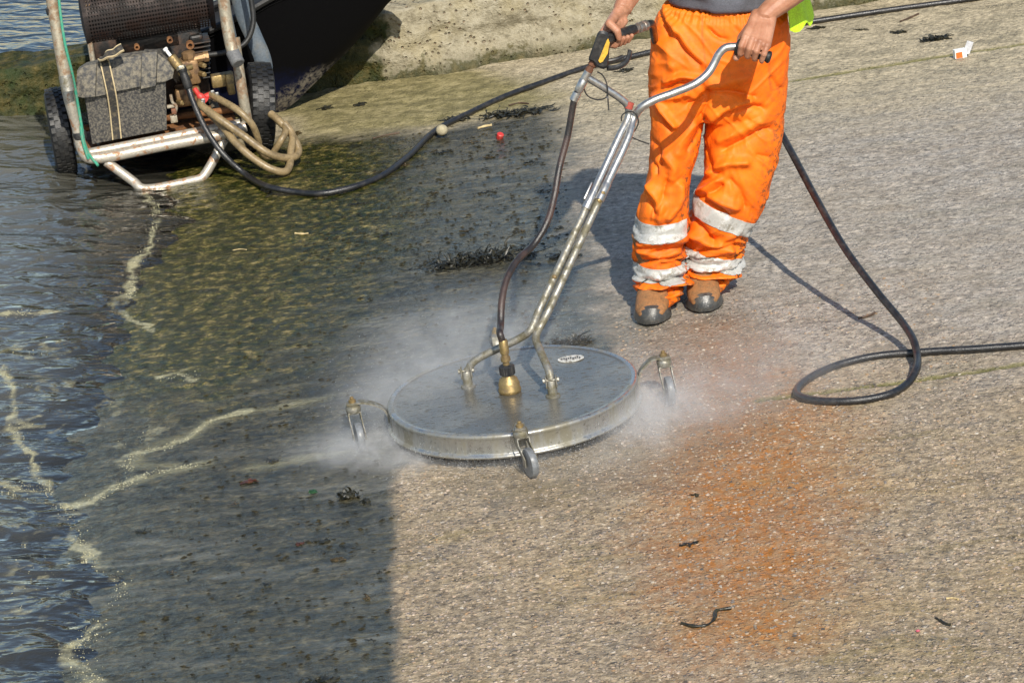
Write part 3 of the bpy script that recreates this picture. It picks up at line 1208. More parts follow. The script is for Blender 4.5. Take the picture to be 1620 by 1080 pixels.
# pump with brass head, unloader and fittings
pu = MB()
pu.box(CP(300, 112, .24), AXC, (.075, .09, .10), bevel=.012)
pu.box(CP(297, 150, .24), AXC, (.10, .10, .075), bevel=.014)
pu.lathe(CP(299, 92, .22), CC, [(.024, -.03), (.024, .0), (.028, .0), (.028, .022), (.018, .028)], 8)
pu.lathe(CP(314, 92, .22), CA, [(.018, -.02), (.018, .02), (.022, .02), (.022, .04)], 8)
pump = pu.build('pump', M['bronze'], trolley)
for (X, Y) in ((322, 104), (322, 118), (307, 143), (320, 158), (287, 163)):
    n_ = MB()
    n_.lathe(CP(X, Y, .17), unit(CA * .4 - CB), [(.011, -.03), (.011, .008), (.007, .012)], 6)
    n_.build('bolt', M['brass'], pump)
ul = MB()
d0, d1 = CP(266, 84, .13), CP(297, 124, .10)
dd = unit(d1 - d0)
L_ = np.linalg.norm(d1 - d0)
ul.lathe(d0, dd, [(.013, .015), (.019, .02), (.019, L_ * .55), (.015, L_ * .57), (.015, L_ * .68), (.021, L_ * .7), (.021, L_ * .95), (.014, L_)], 14)
ul.tube([CP(285, 113, .11), CP(303, 106, .14)], .012, 10)
ul.build('unloader_valve', M['brass'], pump)
wt = MB()
wt.lathe(d0, -dd, [(.007, -.02), (.007, .012), (.010, .013), (.010, .022), (.006, .024)], 12)
wt.build('white_adjuster', M['white_plastic'], pump)
rv = MB()
rv.tube(spline([CP(308, 141, .10), CP(316, 152, .08), CP(326, 160, .08)], 4), [.010] * 4 + [.015] * 5, 10)
rv.tube([CP(318, 157, .085), CP(334, 150, .10)], .014, 10)
rv.build('red_valve', M['red'], pump)
fl = MB()
fl.box(CP(352, 126, .22), AXC, (.09, .05, .05), bevel=.006)
fl.box(CP(364, 132, .19), AXC, (.03, .05, .085), bevel=.006)
fl.build('flange', M['brass'], pump)
lv = MB()
lv.tube(spline([CP(270, 150, .10), CP(273, 162, .10), CP(279, 168, .10), CP(276, 182, .10)], 4), .006, 8)
lv.box(CP(270, 168, .11), AXC, (.03, .02, .012), bevel=.002)
lv.box(CP(275, 188, .11), AXC, (.028, .02, .03), bevel=.003)
lv.build('lever', M['frame'], pump)
th_ = MB()
th_.box(CP(275, 176, .10), AXC, (.02, .02, .022), bevel=.003)
th9 = MB()
th9.box(CP(294, 140, .15), AXC, (.012, .012, .05), bevel=.003)
th9.build('rusted_link', M['hot_rust'], pump)
th_.build('rusted_link', M['hot_rust'], pump)

# suction hoses: attached coils of cloudy ribbed hose
def ribbed(mb, pts, r, mi=0, n=10):
    P = spline(pts, 14)
    R = [r * (1 + .045 * ((i % 2) * 2 - 1)) for i in range(len(P))]
    mb.tube(P, R, n, mi)


sh = MB()
ribbed(sh, [CP(318, 158, .10), CP(318, 166, .04), CP(345, 187, -.03), CP(385, 215, -.07), CP(425, 243, -.10), CP(452, 250, -.08), CP(468, 247, -.05), CP(472, 236, .0), CP(462, 214, .04), CP(440, 190, .08), CP(428, 180, .12)], .0155)
ribbed(sh, [CP(332, 150, .10), CP(352, 160, .02), CP(378, 176, -.05), CP(398, 196, -.07), CP(408, 220, -.05), CP(412, 240, -.01), CP(425, 248, .02), CP(445, 222, .0), CP(452, 205, .04), CP(438, 190, .12)], .0135)
ribbed(sh, [CP(322, 170, .10), CP(352, 200, .0), CP(372, 225, -.08), CP(400, 250, -.13), CP(430, 268, -.16), CP(450, 272, -.15), CP(458, 262, -.10), CP(460, 240, -.04), CP(462, 212, .03), CP(450, 195, .06)], .0150)
sh.build('suction_hose', M['suction'], trolley)
for (X, Y, b_) in ((334, 151, .095), (341, 154, .07), (319, 164, .05)):
    n_ = MB()
    n_.lathe(CP(X, Y, b_), unit(CA - CC * .6), [(.0175, -.006), (.0185, -.004), (.0185, .006), (.0175, .008)], 14)
    n_.box(CP(X + 2, Y - 6, b_ - .01), AXC, (.014, .012, .010), bevel=.002)
    n_.build('hose_clip', M['steel'], trolley)
lf = MB()
P_ = spline([CP(372, -40, .45), CP(385, 20, .45), CP(402, 60, .44), CP(416, 95, .42), CP(418, 120, .42), CP(408, 150, .44)], 6)
lf.tube(P_, .034, 12, flat=(CB, .35))
P_ = spline([CP(352, -40, .40), CP(356, 10, .40), CP(366, 60, .42)], 6)
lf.tube(P_, .022, 12, flat=(CB, .4))
lf.build('layflat_hose', M['layflat'], trolley)
th2 = MB()
th2.tube(spline([CP(388, -40, .30), CP(398, 5, .28), CP(400, 40, .26), CP(388, 68, .24), CP(360, 82, .22), CP(325, 88, .22)], 6), .011, 10)
th2.build('thin_hose', M['rubber'], trolley)
rp = MB()
R_ = spline([CP(92, -20, -.02), CP(94, 8, -.03), CP(103, 70, -.045), CP(115, 120, -.02), CP(124, 170, .02), CP(130, 205, .022), CP(133, 225, .022), CP(140, 243, .022), CP(152, 258, .02), CP(155, 262, .01)], 6)
rp.tube(R_, .0055, 7)
rp.tube(spline([CP(128, 200, .02), CP(131, 222, .018), CP(138, 246, .018), CP(140, 251, .02)], 5), .0065, 7)
rp.tube(spline([CP(95, 0, -.02), CP(97, -14, -.03), CP(90, -8, -.03)], 5), .006, 7)
rp.build('green_rope', M['rope'], trolley)

# ================================================================== THE ROTARY SURFACE CLEANER
def disc_material():
    k = NT('wet_muddy_steel_plate')
    P = k.pos(obj=True)
    n1 = k.noise(P, 7, 4, .6)
    n2 = k.noise(k.pos((1, 2.0, 1), obj=True), 44, 5, .7)
    n3 = k.noise(P, 120, 4, .6)
    mud = k.rng(n2, .53, .62)
    film = k.rng(n1, .38, .66)
    c = k.mix(film, (.13, .125, .11), (.21, .20, .17))
    c = k.mix(k.math('MULTIPLY', mud, .75), c, (.055, .05, .035))
    r = k.mixf(mud, k.mixf(film, .14, .26), .5)
    k.set(color=c, metal=k.mixf(mud, .45, .1), rough=r, normal=k.bump(k.math('ADD', n2, k.math('MULTIPLY', n3, .4)), .14, .006))
    return k.m


def skirt_material():
    k = NT('mud_streaked_skirt')
    P = k.pos(obj=True)
    n1 = k.noise(k.pos((1, 1, .35), obj=True), 16, 5, .65)
    n2 = k.noise(P, 90, 4, .6)
    f = k.rng(n1, .40, .66)
    c = k.mix(f, (.40, .40, .385), (.19, .175, .13))
    c = k.mix(k.rng(n2, .58, .7, 0, .6), c, (.08, .07, .05))
    k.set(color=c, metal=k.mixf(f, .85, .3), rough=k.mixf(f, .26, .55), normal=k.bump(n2, .15, .005))
    return k.m


M['disc'] = disc_material()
M['skirt'] = skirt_material()
M['wheel_grey'] = simple('grey_caster_rubber', (.16, .17, .18), .38, 0, dirt=(.08, .075, .06), dscale=50, damt=.5)
M['decal'] = simple('white_decal', (.62, .61, .56), .4, 0, dirt=(.20, .18, .14), dscale=110, damt=.8, lo=.45, hi=.55)
M['ink'] = simple('dark_print', (.03, .03, .035), .5)

cleaner = thing('surface_cleaner', (0, 0, 0), 'round steel rotary surface cleaner with tubular push handle and trigger gun on the wet slipway', 'surface cleaner')
SX = (UX, VY, NN)
d = MB()
d.lathe((0, 0, 0), NN, [(.0005, .104), (.20, .104), (.345, .1025), (.352, .1025), (.356, .1045)], 96, ref=UX, capends=False)
plate = d.build('top_plate', M['disc'], cleaner, angle=50)
d = MB()
d.lathe((0, 0, 0), NN, [(.356, .1045), (.366, .107), (.373, .104), (.3755, .098), (.3735, .093), (.372, .088), (.3725, .050), (.374, .046), (.380, .043), (.3815, .038), (.378, .034), (.368, .034), (.366, .09), (.34, .096)], 96, ref=UX, capends=False)
d.build('skirt', M['skirt'], cleaner, angle=70)
d = MB()
for i in range(150):
    a = 2 * math.pi * i / 150
    rd = UX * math.cos(a) + VY * math.sin(a)
    tg = -UX * math.sin(a) + VY * math.cos(a)
    hgt = .012 + .008 * random.random()
    p = rd * .369 + NN * (.036 - hgt / 2) + tg * random.uniform(-.004, .004)
    d.box(p, (tg, rd, NN), (.009, .003, hgt))
o = d.build('brush_bristles', M['rubber'], cleaner, smooth=False)
o['kind'] = 'stuff'

for (px, py, dx, dy) in ((823, 680, .018, -.046), (558, 641, .010, -.046), (1050, 568, .006, -.044), (784, 531, .03, .02)):
    hd = SP(px, py, .128)
    u_, v_, _w = uvw(hd)
    R_ = math.hypot(u_, v_)
    rd = unit(UX * u_ + VY * v_)
    tg = np.cross(NN, rd)
    a = MB()
    pth = spline([rd * .374 + NN * .060, rd * .376 + NN * .085, rd * .388 + NN * .108, rd * (R_ - .035) + NN * .134, rd * (R_ - .01) + NN * .136, rd * (R_ + .018) + NN * .136], 4)
    rr = []
    for i, p in enumerate(pth):
        t = unit(pth[min(i + 1, len(pth) - 1)] - pth[max(i - 1, 0)])
        nm = np.cross(t, tg) * .0025
        hw = .015
        rr.append([p - tg * hw - nm, p + tg * hw - nm, p + tg * hw + nm, p - tg * hw + nm])
    a.loft(rr)
    arm = a.build('caster_arm', M['steel_dirty'], cleaner, smooth=False)
    base = rd * R_
    b = MB()
    b.lathe(base + NN * .1375, NN, [(.011, 0), (.011, .008), (.008, .010), (.006, .011), (.006, .016), (.004, .018)], 12)
    b.build('bolt', M['brass'], arm)
    b = MB()
    b.lathe(base + NN * .106, NN, [(.014, 0), (.021, .003), (.0225, .010), (.0225, .017), (.019, .022), (.0205, .0225), (.0205, .0265), (.015, .0275)], 24)
    b.build('swivel_head', M['steel_dirty'], arm)
    wc = base + UX * dx + VY * dy + NN * .0435
    trail = unit(UX * dx + VY * dy)
    axw = np.cross(trail, NN)
    fk = MB()
    for s_ in (-1, 1):
        fk.loft([[p + axw * s_ * .0165 + q for q in (trail * w_, trail * w_ + axw * s_ * .003, -trail * w_ + axw * s_ * .003, -trail * w_)] for p, w_ in
                 ((base + NN * .108, .015), (base + trail * .006 + NN * .09, .014), (wc + NN * .014 - trail * .0, .010), (wc - NN * .009, .008))])
    fk.box(base + NN * .107, (axw, trail, NN), (.039, .032, .004), bevel=.001)
    fk.build('fork', M['steel_dirty'], arm, smooth=False)
    w = MB()
    w.lathe(wc, axw, [(.010, -.0115), (.034, -.0112), (.0415, -.0095), (.0435, -.004), (.0435, .004), (.0415, .0095), (.034, .0112), (.010, .0115)], 28)
    w.build('caster_wheel', M['wheel_grey'], arm)

# sticker
e = MB()
ec = SP(903, 567, .1055)
ring_ = [ec + UX * .040 * math.cos(t) + VY * .028 * math.sin(t) for t in np.linspace(0, 2 * math.pi, 28, endpoint=False)]
e.loft([[p - NN * .001 for p in ring_], [p + NN * .0008 for p in ring_]])
dec = e.build('sticker', M['decal'], cleaner, smooth=False)
e = MB()
for i in range(9):
    e.box(ec + UX * (-.027 + .0068 * i) + VY * (.003 * math.sin(i * 2.1)) + NN * .0012, SX, (.0042, .010 + .006 * ((i * 7) % 3) / 2, .0012))
o = e.build('worn_print', M['ink'], dec, smooth=False)
o['kind'] = 'stuff'

# handle posts and central swivel
PL, PR_, PC = SP(741, 611, .104), SP(875, 626, .104), SP(807, 620, .104)
for p in (PL, PR_):
    b = MB()
    b.lathe(p, NN, [(.022, 0), (.022, .004), (.0145, .006), (.0145, .046), (.013, .049)], 18)
    for s_ in (-1, 1):
        b.box(p + NN * .045 + UX * s_ * .015, SX, (.004, .026, .034), bevel=.002)
    b.build('handle_post', M['steel_dirty'], cleaner)
    b = MB()
    b.lathe(p + NN * .050 - UX * .024, UX, [(.008, 0), (.008, .006), (.004, .0065), (.004, .042), (.008, .0425), (.008, .048)], 8)
    b.build('pivot_bolt', M['steel_dirty'], cleaner)
b = MB()
b.lathe(PC, NN, [(.031, 0), (.034, .004), (.034, .012), (.0315, .016), (.0315, .030), (.029, .034), (.026, .044), (.018, .050), (.016, .056)], 28)
swv = b.build('swivel_joint', M['brass'], cleaner)
b = MB()
pr = []
for q in range(40):
    pass
kn = []
for (r0, z0) in ((.018, .055), (.0235, .058), (.0235, .082), (.019, .086), (.012, .087)):
    kn.append([PC + NN * z0 + (UX * math.cos(t) + VY * math.sin(t)) * (r0 * (1 if i % 2 else .91)) for i, t in enumerate(np.linspace(0, 2 * math.pi, 40, endpoint=False))])
b.loft(kn)
b.build('knurled_collar', M['black_plastic'], swv)
b = MB()
b.lathe(PC + NN * .086, NN, [(.010, 0), (.010, .012), (.0145, .013), (.0145, .025), (.011, .026), (.011, .036), (.0135, .037), (.0135, .076), (.0115, .079)], 12)
b.build('hose_fitting', M['brass'], swv)

# twin tubes
J = SP(847, 520, .262)
T_ = DP(1003, 182, .50)
LAT = unit(RT - unit(T_ - J) * (RT @ unit(T_ - J)))
ax_m = unit(T_ - J)
rt = .0118
oA, oB = -LAT * .0135, LAT * .0125
mid = lambda f: J + (T_ - J) * f
PLt, PRt = PL + NN * .050, PR_ + NN * .050
ta = MB()
A_pts = spline([PLt, PLt + (J - PLt) * .15 + NN * .014, PLt + (J - PLt) * .80, J + oA * .9 - ax_m * .01, mid(.08) + oA, mid(.30) + oA, mid(.66) + oA], 7)
ta.tube(A_pts, [rt * (1.0 if i > 2 else .8) for i in range(len(A_pts))], 14)
ta.build('fork_tube', M['steel_dirty'], cleaner)
tb = MB()
B_pts = spline([PRt, PRt + NN * .012 + (J - PRt) * .10, PRt + (J - PRt) * .62 - UX * .006, J + oB * .9 - ax_m * .022, mid(.07) + oB, mid(.30) + oB, mid(.66) + oB], 7)
tb.tube(B_pts, rt, 14)
tb.build('fork_tube', M['steel_dirty'], cleaner)
# upper tubes
GUN_J = DP(926, 121, .47)
tc = MB()
tc.tube(spline([mid(.60) + oA * 1.0 + FW * -.004, mid(.70) + oA, mid(.90) + oA, mid(.985) + oA, DP(993, 168, .50), DP(984, 158, .495), DP(962, 143, .485), GUN_J], 7), rt * .98, 14)
tc.build('gun_bar', M['steel'], cleaner)
td = MB()
td.tube(spline([mid(.60) + oB + FW * -.004, mid(.70) + oB, mid(.90) + oB, DP(1003, 186, .50), DP(1014, 171, .495), DP(1034, 159, .50), DP(1066, 147, .515), DP(1101, 132, .54), DP(1121, 115, .555), DP(1130, 100, .565), DP(1138, 85, .57), DP(1148, 76, .573), DP(1166, 74, .575)], 7), rt * 1.08, 14)
td.build('push_bar', M['steel'], cleaner)
for f, o in ((.585, oA), (.64, oB)):
    b = MB()
    b.lathe(mid(f) + o, ax_m, [(.0135, -.03), (.0145, -.028), (.0145, .028), (.0135, .03)], 16)
    b.build('joint_sleeve', M['steel'], cleaner)
b = MB()
b.box(mid(.62) - LAT * .030, (ax_m, LAT, np.cross(ax_m, LAT)), (.06, .006, .014), bevel=.002)
b.build('spring_clip', M['steel'], cleaner)
for f, s_ in ((.635, 1), (.23, -1), (.60, 1)):
    b = MB()
    b.lathe(mid(f) + LAT * s_ * .012 - FW * .008, -FW + LAT * s_ * .6, [(.007, 0), (.007, .007), (.004, .009)], 8)
    b.build('screw', M['brass'], cleaner)
rb = MB()
rb.tube([DP(994, 172, .498), DP(997, 162, .50)], .0128, 12)
rb.build('red_tape', simple('faded_red_tape', (.34, .06, .04), .6), cleaner)

# right hand grip on the push bar
GA = unit(DP(1203, 87, .555) - DP(1164, 74, .575))
G0 = DP(1166, 74, .575)
g = MB()
g.lathe(G0, GA, [(.012, -.004), (.024, -.002), (.026, .003), (.024, .008), (.018, .010), (.023, .014), (.023, .018), (.0165, .021), (.0165, .096), (.019, .098), (.019, .106), (.012, .109)], 20)
g.build('bar_grip', M['rubber'], cleaner)

# trigger gun
gun = MB()
gy = .465
GN = unit(V(.55, -.83, 0))          # side that shows the yellow panel
def gq(x, y, dep):
    return DP(900 + x / 3.857, y / 3.857, gy + dep)
outl = [(122, 350), (120, 368), (148, 382), (170, 412), (212, 424), (236, 412), (244, 360), (247, 310), (252, 268), (246, 222), (236, 200), (210, 187), (186, 190), (174, 205)]
fr_ = [gq(x, y, -.012) for x, y in outl]
bk_ = [gq(x, y, .020) for x, y in outl]
cen = sum(fr_) / len(fr_)
cenb = sum(bk_) / len(bk_)
gun.loft([[cen + (p - cen) * .86 - V(0, .006, 0) for p in fr_], fr_, bk_, [cenb + (p - cenb) * .86 + V(0, .006, 0) for p in bk_]])
gno = gun.build('trigger_gun', M['black_plastic'], cleaner, angle=35)
yp = MB()
yo = [(180, 372), (232, 246), (240, 236), (249, 262), (236, 330), (206, 378), (190, 386)]
yf = [gq(x, y, -.0215) for x, y in yo]
yb = [gq(x, y, -.012) for x, y in yo]
yp.loft([yf, yb])
yp.build('yellow_panel', M['yellow_plastic'], gno, smooth=False)
HA0, HA1 = DP(958, 63, .475), DP(1003, 47, .585)
ga = unit(HA1 - HA0)
gp = MB()
gp.tube([HA0 - ga * .015, HA0, HA0 + ga * .05, HA1 - ga * .01, HA1], [.019, .0175, .0165, .0165, .0155], 16)
gp.build('gun_grip', M['black_plastic'], gno)
sw = MB()
sw.lathe(HA1 - ga * .012, ga, [(.012, 0), (.015, .002), (.015, .022), (.011, .023), (.011, .030), (.016, .031), (.0175, .036), (.0175, .046), (.0155, .048), (.0155, .054), (.0175, .056), (.0175, .072), (.012, .076)], 8)
sw.build('hose_swivel', simple('worn_steel_fitting', (.30, .28, .25), .4, .8, dirt=(.16, .07, .035), dscale=50, damt=.8), gno)
tg_ = MB()
tg_.tube(spline([gq(236, 416, .0), gq(275, 415, .01), (gq(318, 402, .02)), gq(350, 378, .035), gq(366, 345, .05), gq(373, 312, .065)], 5), .0085, 10, flat=(GN, .7))
tg_.build('trigger_guard', M['black_plastic'], gno)
tr2 = MB()
tr2.tube(spline([gq(240, 372, .01), gq(285, 362, .015), gq(330, 345, .03)], 5), .006, 8)
tr2.build('trigger', M['black_plastic'], gno)
no = MB()
n0, n1_ = gq(150, 378, .004), gq(118, 440, .004)
no.lathe(n0, n1_ - n0, [(.013, -.004), (.013, .012), (.010, .013), (.010, .022), (.012, .023), (.012, .034), (.009, .036)], 8)
no.build('outlet_fitting', M['hot_rust'], gno)
tj = MB()
tj.tube(spline([gq(120, 438, .004), gq(104, 465, .004), gq(92, 490, .004)], 4), .0125, 12)
tj.tube([gq(100, 470, .004), GUN_J], .011, 12)
tj.lathe(gq(92, 488, .004), gq(50, 570, .0) - gq(92, 488, .004), [(.012, 0), (.014, .004), (.014, .036), (.0115, .040), (.0115, .044), (.0135, .045), (.0135, .07), (.0115, .072)], 12)
tj.build('hose_elbow', M['steel'], gno)

# feed hose from the gun down to the swivel joint
fh = [gq(60, 552, .0), gq(40, 585, -.002), DP(898, 215, .45), DP(885, 265, .42), DP(877, 310, .38), DP(866, 350, .33), DP(845, 386, .29), DP(818, 412, .22), DP(802, 440, .16), DP(794, 475, .10), DP(792, 515, .05)]
fh += [PC + NN * .185 - UX * .006, PC + NN * .15]
feed = MB()
feed.tube(spline(fh, 8), .0105, 12)
feed.build('feed_hose', M['hose_brown'], cleaner)
# cable ties
for loop, rr in (([(926, 124), (924, 140), (930, 152), (945, 158), (958, 155), (961, 148), (959, 130), (952, 118), (945, 114)], .0022),
                 ([(983, 192), (984, 183), (993, 177), (1004, 179), (1010, 192), (1005, 206), (996, 215), (1003, 219), (1015, 224), (1027, 228)], .0022)):
    tie = MB()
    tie.tube(spline([DP(x, y, .47 if x < 970 else .482) for x, y in loop], 5), rr, 6)
    if loop[0][0] < 970:
        tie.tube([DP(961, 145, .47), DP(963, 175, .468)], .0022, 6)
        tie.box(DP(961, 154, .47), (RT, VY, UP), (.007, .006, .007))
    tie.build('cable_tie', M['black_plastic'], cleaner)

# ================================================================== THE WORKER
def skin_material():
    k = NT('sun_tanned_skin')
    P = k.pos(obj=True)
    n1 = k.noise(P, 22, 4, .6)
    n2 = k.noise(P, 180, 4, .6)
    vo = k.voro(P, 420)
    c = k.ramp(n1, [(.3, (.28, .115, .062)), (.5, (.37, .17, .098)), (.7, (.45, .23, .145))])
    c = k.mix(k.rng(n2, .6, .75, 0, .35), c, (.36, .15, .09))
    h = k.math('ADD', k.math('MULTIPLY', n2, .8), k.math('MULTIPLY', vo.outputs['Distance'], .5))
    k.set(color=c, rough=.48, sss=.12, normal=k.bump(h, .28, .003), spec=.4)
    k.b.inputs['Subsurface Radius'].default_value = (.012, .005, .003)
    k.b.inputs['Subsurface Scale'].default_value = .5
    return k.m


def trouser_material():
    k = NT('orange_waterproof_fabric')
    P = k.pos(obj=True)
    n1 = k.noise(P, 5, 4, .6)
    n2 = k.noise(P, 60, 5, .7)
    n3 = k.noise(P, 190, 3, .6)
    c = k.mix(k.rng(n1, .35, .65), (.84, .135, .003), (.92, .185, .006))
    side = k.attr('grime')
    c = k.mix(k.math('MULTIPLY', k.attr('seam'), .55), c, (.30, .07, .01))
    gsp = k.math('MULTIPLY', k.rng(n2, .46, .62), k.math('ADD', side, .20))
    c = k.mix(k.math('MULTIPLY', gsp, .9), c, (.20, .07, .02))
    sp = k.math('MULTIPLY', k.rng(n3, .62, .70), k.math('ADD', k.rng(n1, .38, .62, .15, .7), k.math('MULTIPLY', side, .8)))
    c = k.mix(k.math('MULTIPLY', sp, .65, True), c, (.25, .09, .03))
    wr = k.noise(k.pos((1, 1, .8), obj=True), 24, 4, .6, 1.2)
    wr2 = k.math('ABSOLUTE', k.math('SUBTRACT', wr, .5))
    h = k.math('ADD', k.math('MULTIPLY', wr2, 1.0), k.math('MULTIPLY', n3, .04))
    k.set(color=c, rough=k.mixf(n2, .52, .68), normal=k.bump(h, .2, .010), spec=.32, sheen=.0)
    return k.m


def band_material():
    k = NT('silver_reflective_tape')
    P = k.pos(obj=True)
    n1 = k.noise(P, 26, 5, .7)
    n2 = k.noise(P, 110, 4, .65)
    g = k.math('MULTIPLY', k.rng(n1, .44, .62), k.rng(n2, .36, .58))
    c = k.mix(k.math('MULTIPLY', g, .8), k.mix(k.rng(n1, .3, .6), (.38, .375, .35), (.54, .535, .51)), (.20, .18, .13))
    k.set(color=c, rough=.38, metal=.10, normal=k.bump(n1, .25, .01), spec=.6)
    return k.m


M['skin'] = skin_material()
M['trouser'] = trouser_material()
M['band'] = band_material()
M['shirt'] = simple('grey_cotton_tee', (.13, .135, .16), .9, 0, dirt=(.09, .09, .10), dscale=14, damt=.6, bump=.35, bscale=260, spec=.2)
M['hivis'] = simple('lime_hi_vis_fabric', (.52, .84, .02), .6, 0, dirt=(.42, .62, .03), dscale=18, damt=.6, bump=.3, bscale=240)
M['leather'] = simple('tan_boot_leather', (.27, .125, .045), .65, 0, dirt=(.15, .085, .035), dscale=40, damt=.7, bump=.35, bscale=170)
M['boot_rubber'] = simple('wet_grey_boot_rubber', (.045, .045, .043), .30, 0, dirt=(.12, .11, .09), dscale=40, damt=.5, bump=.3, bscale=200, spec=.6)
M['hair'] = simple('short_brown_hair', (.05, .032, .02), .6, 0, bump=.8, bscale=220)

FEETC = SP(1080, 470)
PXC = DP(1140, 90, .95)[0]
wob = []


def capsule(mb, a, b, ra, rb, n=14):
    a, b = np.asarray(a, float), np.asarray(b, float)
    t = unit(b - a)
    pts_, R = [], []
    for q in (-1, -.86, -.5, 0):
        pts_.append(a + t * ra * q)
        R.append(max(ra * math.sqrt(max(0, 1 - q * q)), ra * .08))
    for q in (0, .5, .86, 1):
        pts_.append(b + t * rb * q)
        R.append(max(rb * math.sqrt(max(0, 1 - q * q)), rb * .08))
    mb.tube(pts_, R, n)


def hand(mb, c0, A, U, N, r, W, side_thumb=-1, thumb=((-25, .030), (-80, .020), (-140, .014)), ang=(52, 118, 172, 222), elbow=None, spread=.0205, scale=1.0, wsp=.011):
    """a hand closed on a bar: c0 middle of the grip, A from index to little finger,
    U from the bar to the back of the wrist, N the way the fingers leave the palm"""
    A, U, N = unit(A), unit(U), unit(N)
    def at(angle, rad, along):
        t = math.radians(angle)
        return c0 + A * along + (U * math.cos(t) + N * math.sin(t)) * rad
    rf = [(.0105, .0095, .0086, .0076), (.0108, .0097, .0088, .0078), (.0102, .0093, .0084, .0074), (.0092, .0083, .0075, .0066)]
    mcps = []
    for i in range(4):
        al = (i - 1.5) * spread * scale
        shr = (0, .002, 0, -.004)[i]
        da = (0, -2, 0, 0)[i]
        ra_ = rf[i]
        m = at(ang[0] + da * .6, r + .0205 + shr, al * .98)
        p = at(ang[1] + da, r + .0165 + shr, al * 1.0)
        q = at(ang[2] + da * .6, r + .0105, al * .96)
        t = at(ang[3] - da * 1.2, r + .0085, al * .92)
        mcps.append(m)
        capsule(mb, m, p, ra_[0] * scale, ra_[1] * scale)
        capsule(mb, p, q, ra_[1] * scale * 1.0, ra_[2] * scale)
        capsule(mb, q, t, ra_[2] * scale, ra_[3] * scale)
        mb.ball(m + (U * math.cos(math.radians(ang[0])) + N * math.sin(math.radians(ang[0]))) * .0022, .0112 * scale, 2)
        mb.ball(p + (U * math.cos(math.radians(ang[1])) + N * math.sin(math.radians(ang[1]))) * .0008, .0098 * scale, 2)
    for i in range(4):
        wp = W + A * (i - 1.5) * wsp
        capsule(mb, mcps[i], wp, .0118 * scale, .0160 * scale)
        mid_ = (mcps[i] + wp) / 2
        pal = mid_ - unit((mid_ - c0) - A * ((mid_ - c0) @ A)) * .012
        capsule(mb, mcps[i] * .75 + c0 * .25 + A * (mcps[i] - c0) @ A * 0, pal, .010 * scale, .0125 * scale)
        if i < 3:
            capsule(mb, (mcps[i] + mcps[i + 1]) / 2, wp * .6 + mcps[i] * .4, .0095 * scale, .014 * scale)
    # thumb
    i0 = -2.15 * spread * scale
    cmc = W * .72 + mcps[0] * .28 - A * .012
    pts_ = [cmc] + [at(a_, r + rr, i0 + k_ * .004) for k_, (a_, rr) in enumerate(thumb)]
    rad = [.0150, .0128, .0110, .0088]
    for k_ in range(len(pts_) - 1):
        capsule(mb, pts_[k_], pts_[k_ + 1], rad[k_] * scale, rad[k_ + 1] * scale)
    capsule(mb, pts_[1], mcps[0] * .7 + W * .3, .0125 * scale, .0125 * scale)
    return pts_, mcps


# arms with hands, fine mesh
hm = MB()
# his right hand on the gun
Wr = DP(985, 14, .60)
RH_c = HA0 + ga * .068
Ur = unit((Wr - RH_c) - ga * ((Wr - RH_c) @ ga))
Nr = -unit(np.cross(ga, Ur))
if Nr[0] > 0:
    Nr = -Nr
hand(hm, RH_c, ga, Ur, Nr, .0165, Wr, thumb=((-30, .028), (-75, .020), (-118, .013)), ang=(48, 112, 168, 226), scale=1.08)
Er = DP(1042, -104, .82)
Sr = V(PXC - .205, .74, 1.44)
fore = spline([Wr * .8 + RH_c * .2, Wr, Wr * .72 + Er * .28, Wr * .35 + Er * .65, Er], 5)
hm.tube(fore, list(np.interp(np.linspace(0, 1, len(fore)), [0, .12, .2, .3, .5, .75, 1], [.012, .020, .0265, .0275, .036, .047, .045])), 16, flat=(VY + UX * .6, 1.16))
# his left hand on the push bar
c0L = G0 + GA * .053 + V(0, 0, .003)
Wl = DP(1208, 27, .635)
Ul = unit((Wl - c0L) - GA * ((Wl - c0L) @ GA))
Nl = unit(np.cross(GA, Ul))
if Nl[1] > 0:
    Nl = -Nl
hand(hm, c0L, GA, Ul, Nl, .0150, Wl, thumb=((-28, .032), (-80, .028), (-150, .022)), ang=(58, 112, 166, 222), scale=1.12, spread=.0215, wsp=.0155)
El = DP(1335, -82, .80)
Sl = V(PXC + .205, .74, 1.44)
fore = spline([Wl * .8 + c0L * .2, Wl, Wl * .72 + El * .28, Wl * .35 + El * .65, El], 5)
hm.tube(fore, list(np.interp(np.linspace(0, 1, len(fore)), [0, .12, .2, .3, .5, .75, 1], [.012, .022, .0285, .0295, .038, .050, .047])), 16, flat=(VY - UX * .6, 1.16))
arms = remesh(hm.mesh(), .0022, 7, .5)

# torso, upper arms, neck, head, legs
tm = MB()
def ering(c, rx, ry, n=24):
    return [c + V(rx * math.cos(t), ry * math.sin(t), 0) for t in np.linspace(0, 2 * math.pi, n, endpoint=False)]
YC = .955
tors = [(.93, .15, .10), (1.02, .165, .11), (1.15, .160, .115), (1.30, .175, .12), (1.42, .185, .115), (1.50, .165, .095), (1.55, .10, .07), (1.58, .055, .058), (1.66, .052, .056)]
def lean(z):
    t = max(0, z - 1.05)
    return V(PXC, YC - .25 * (t / .45) ** 1.15 if t > 0 else YC, z + .05 - .10 * t)


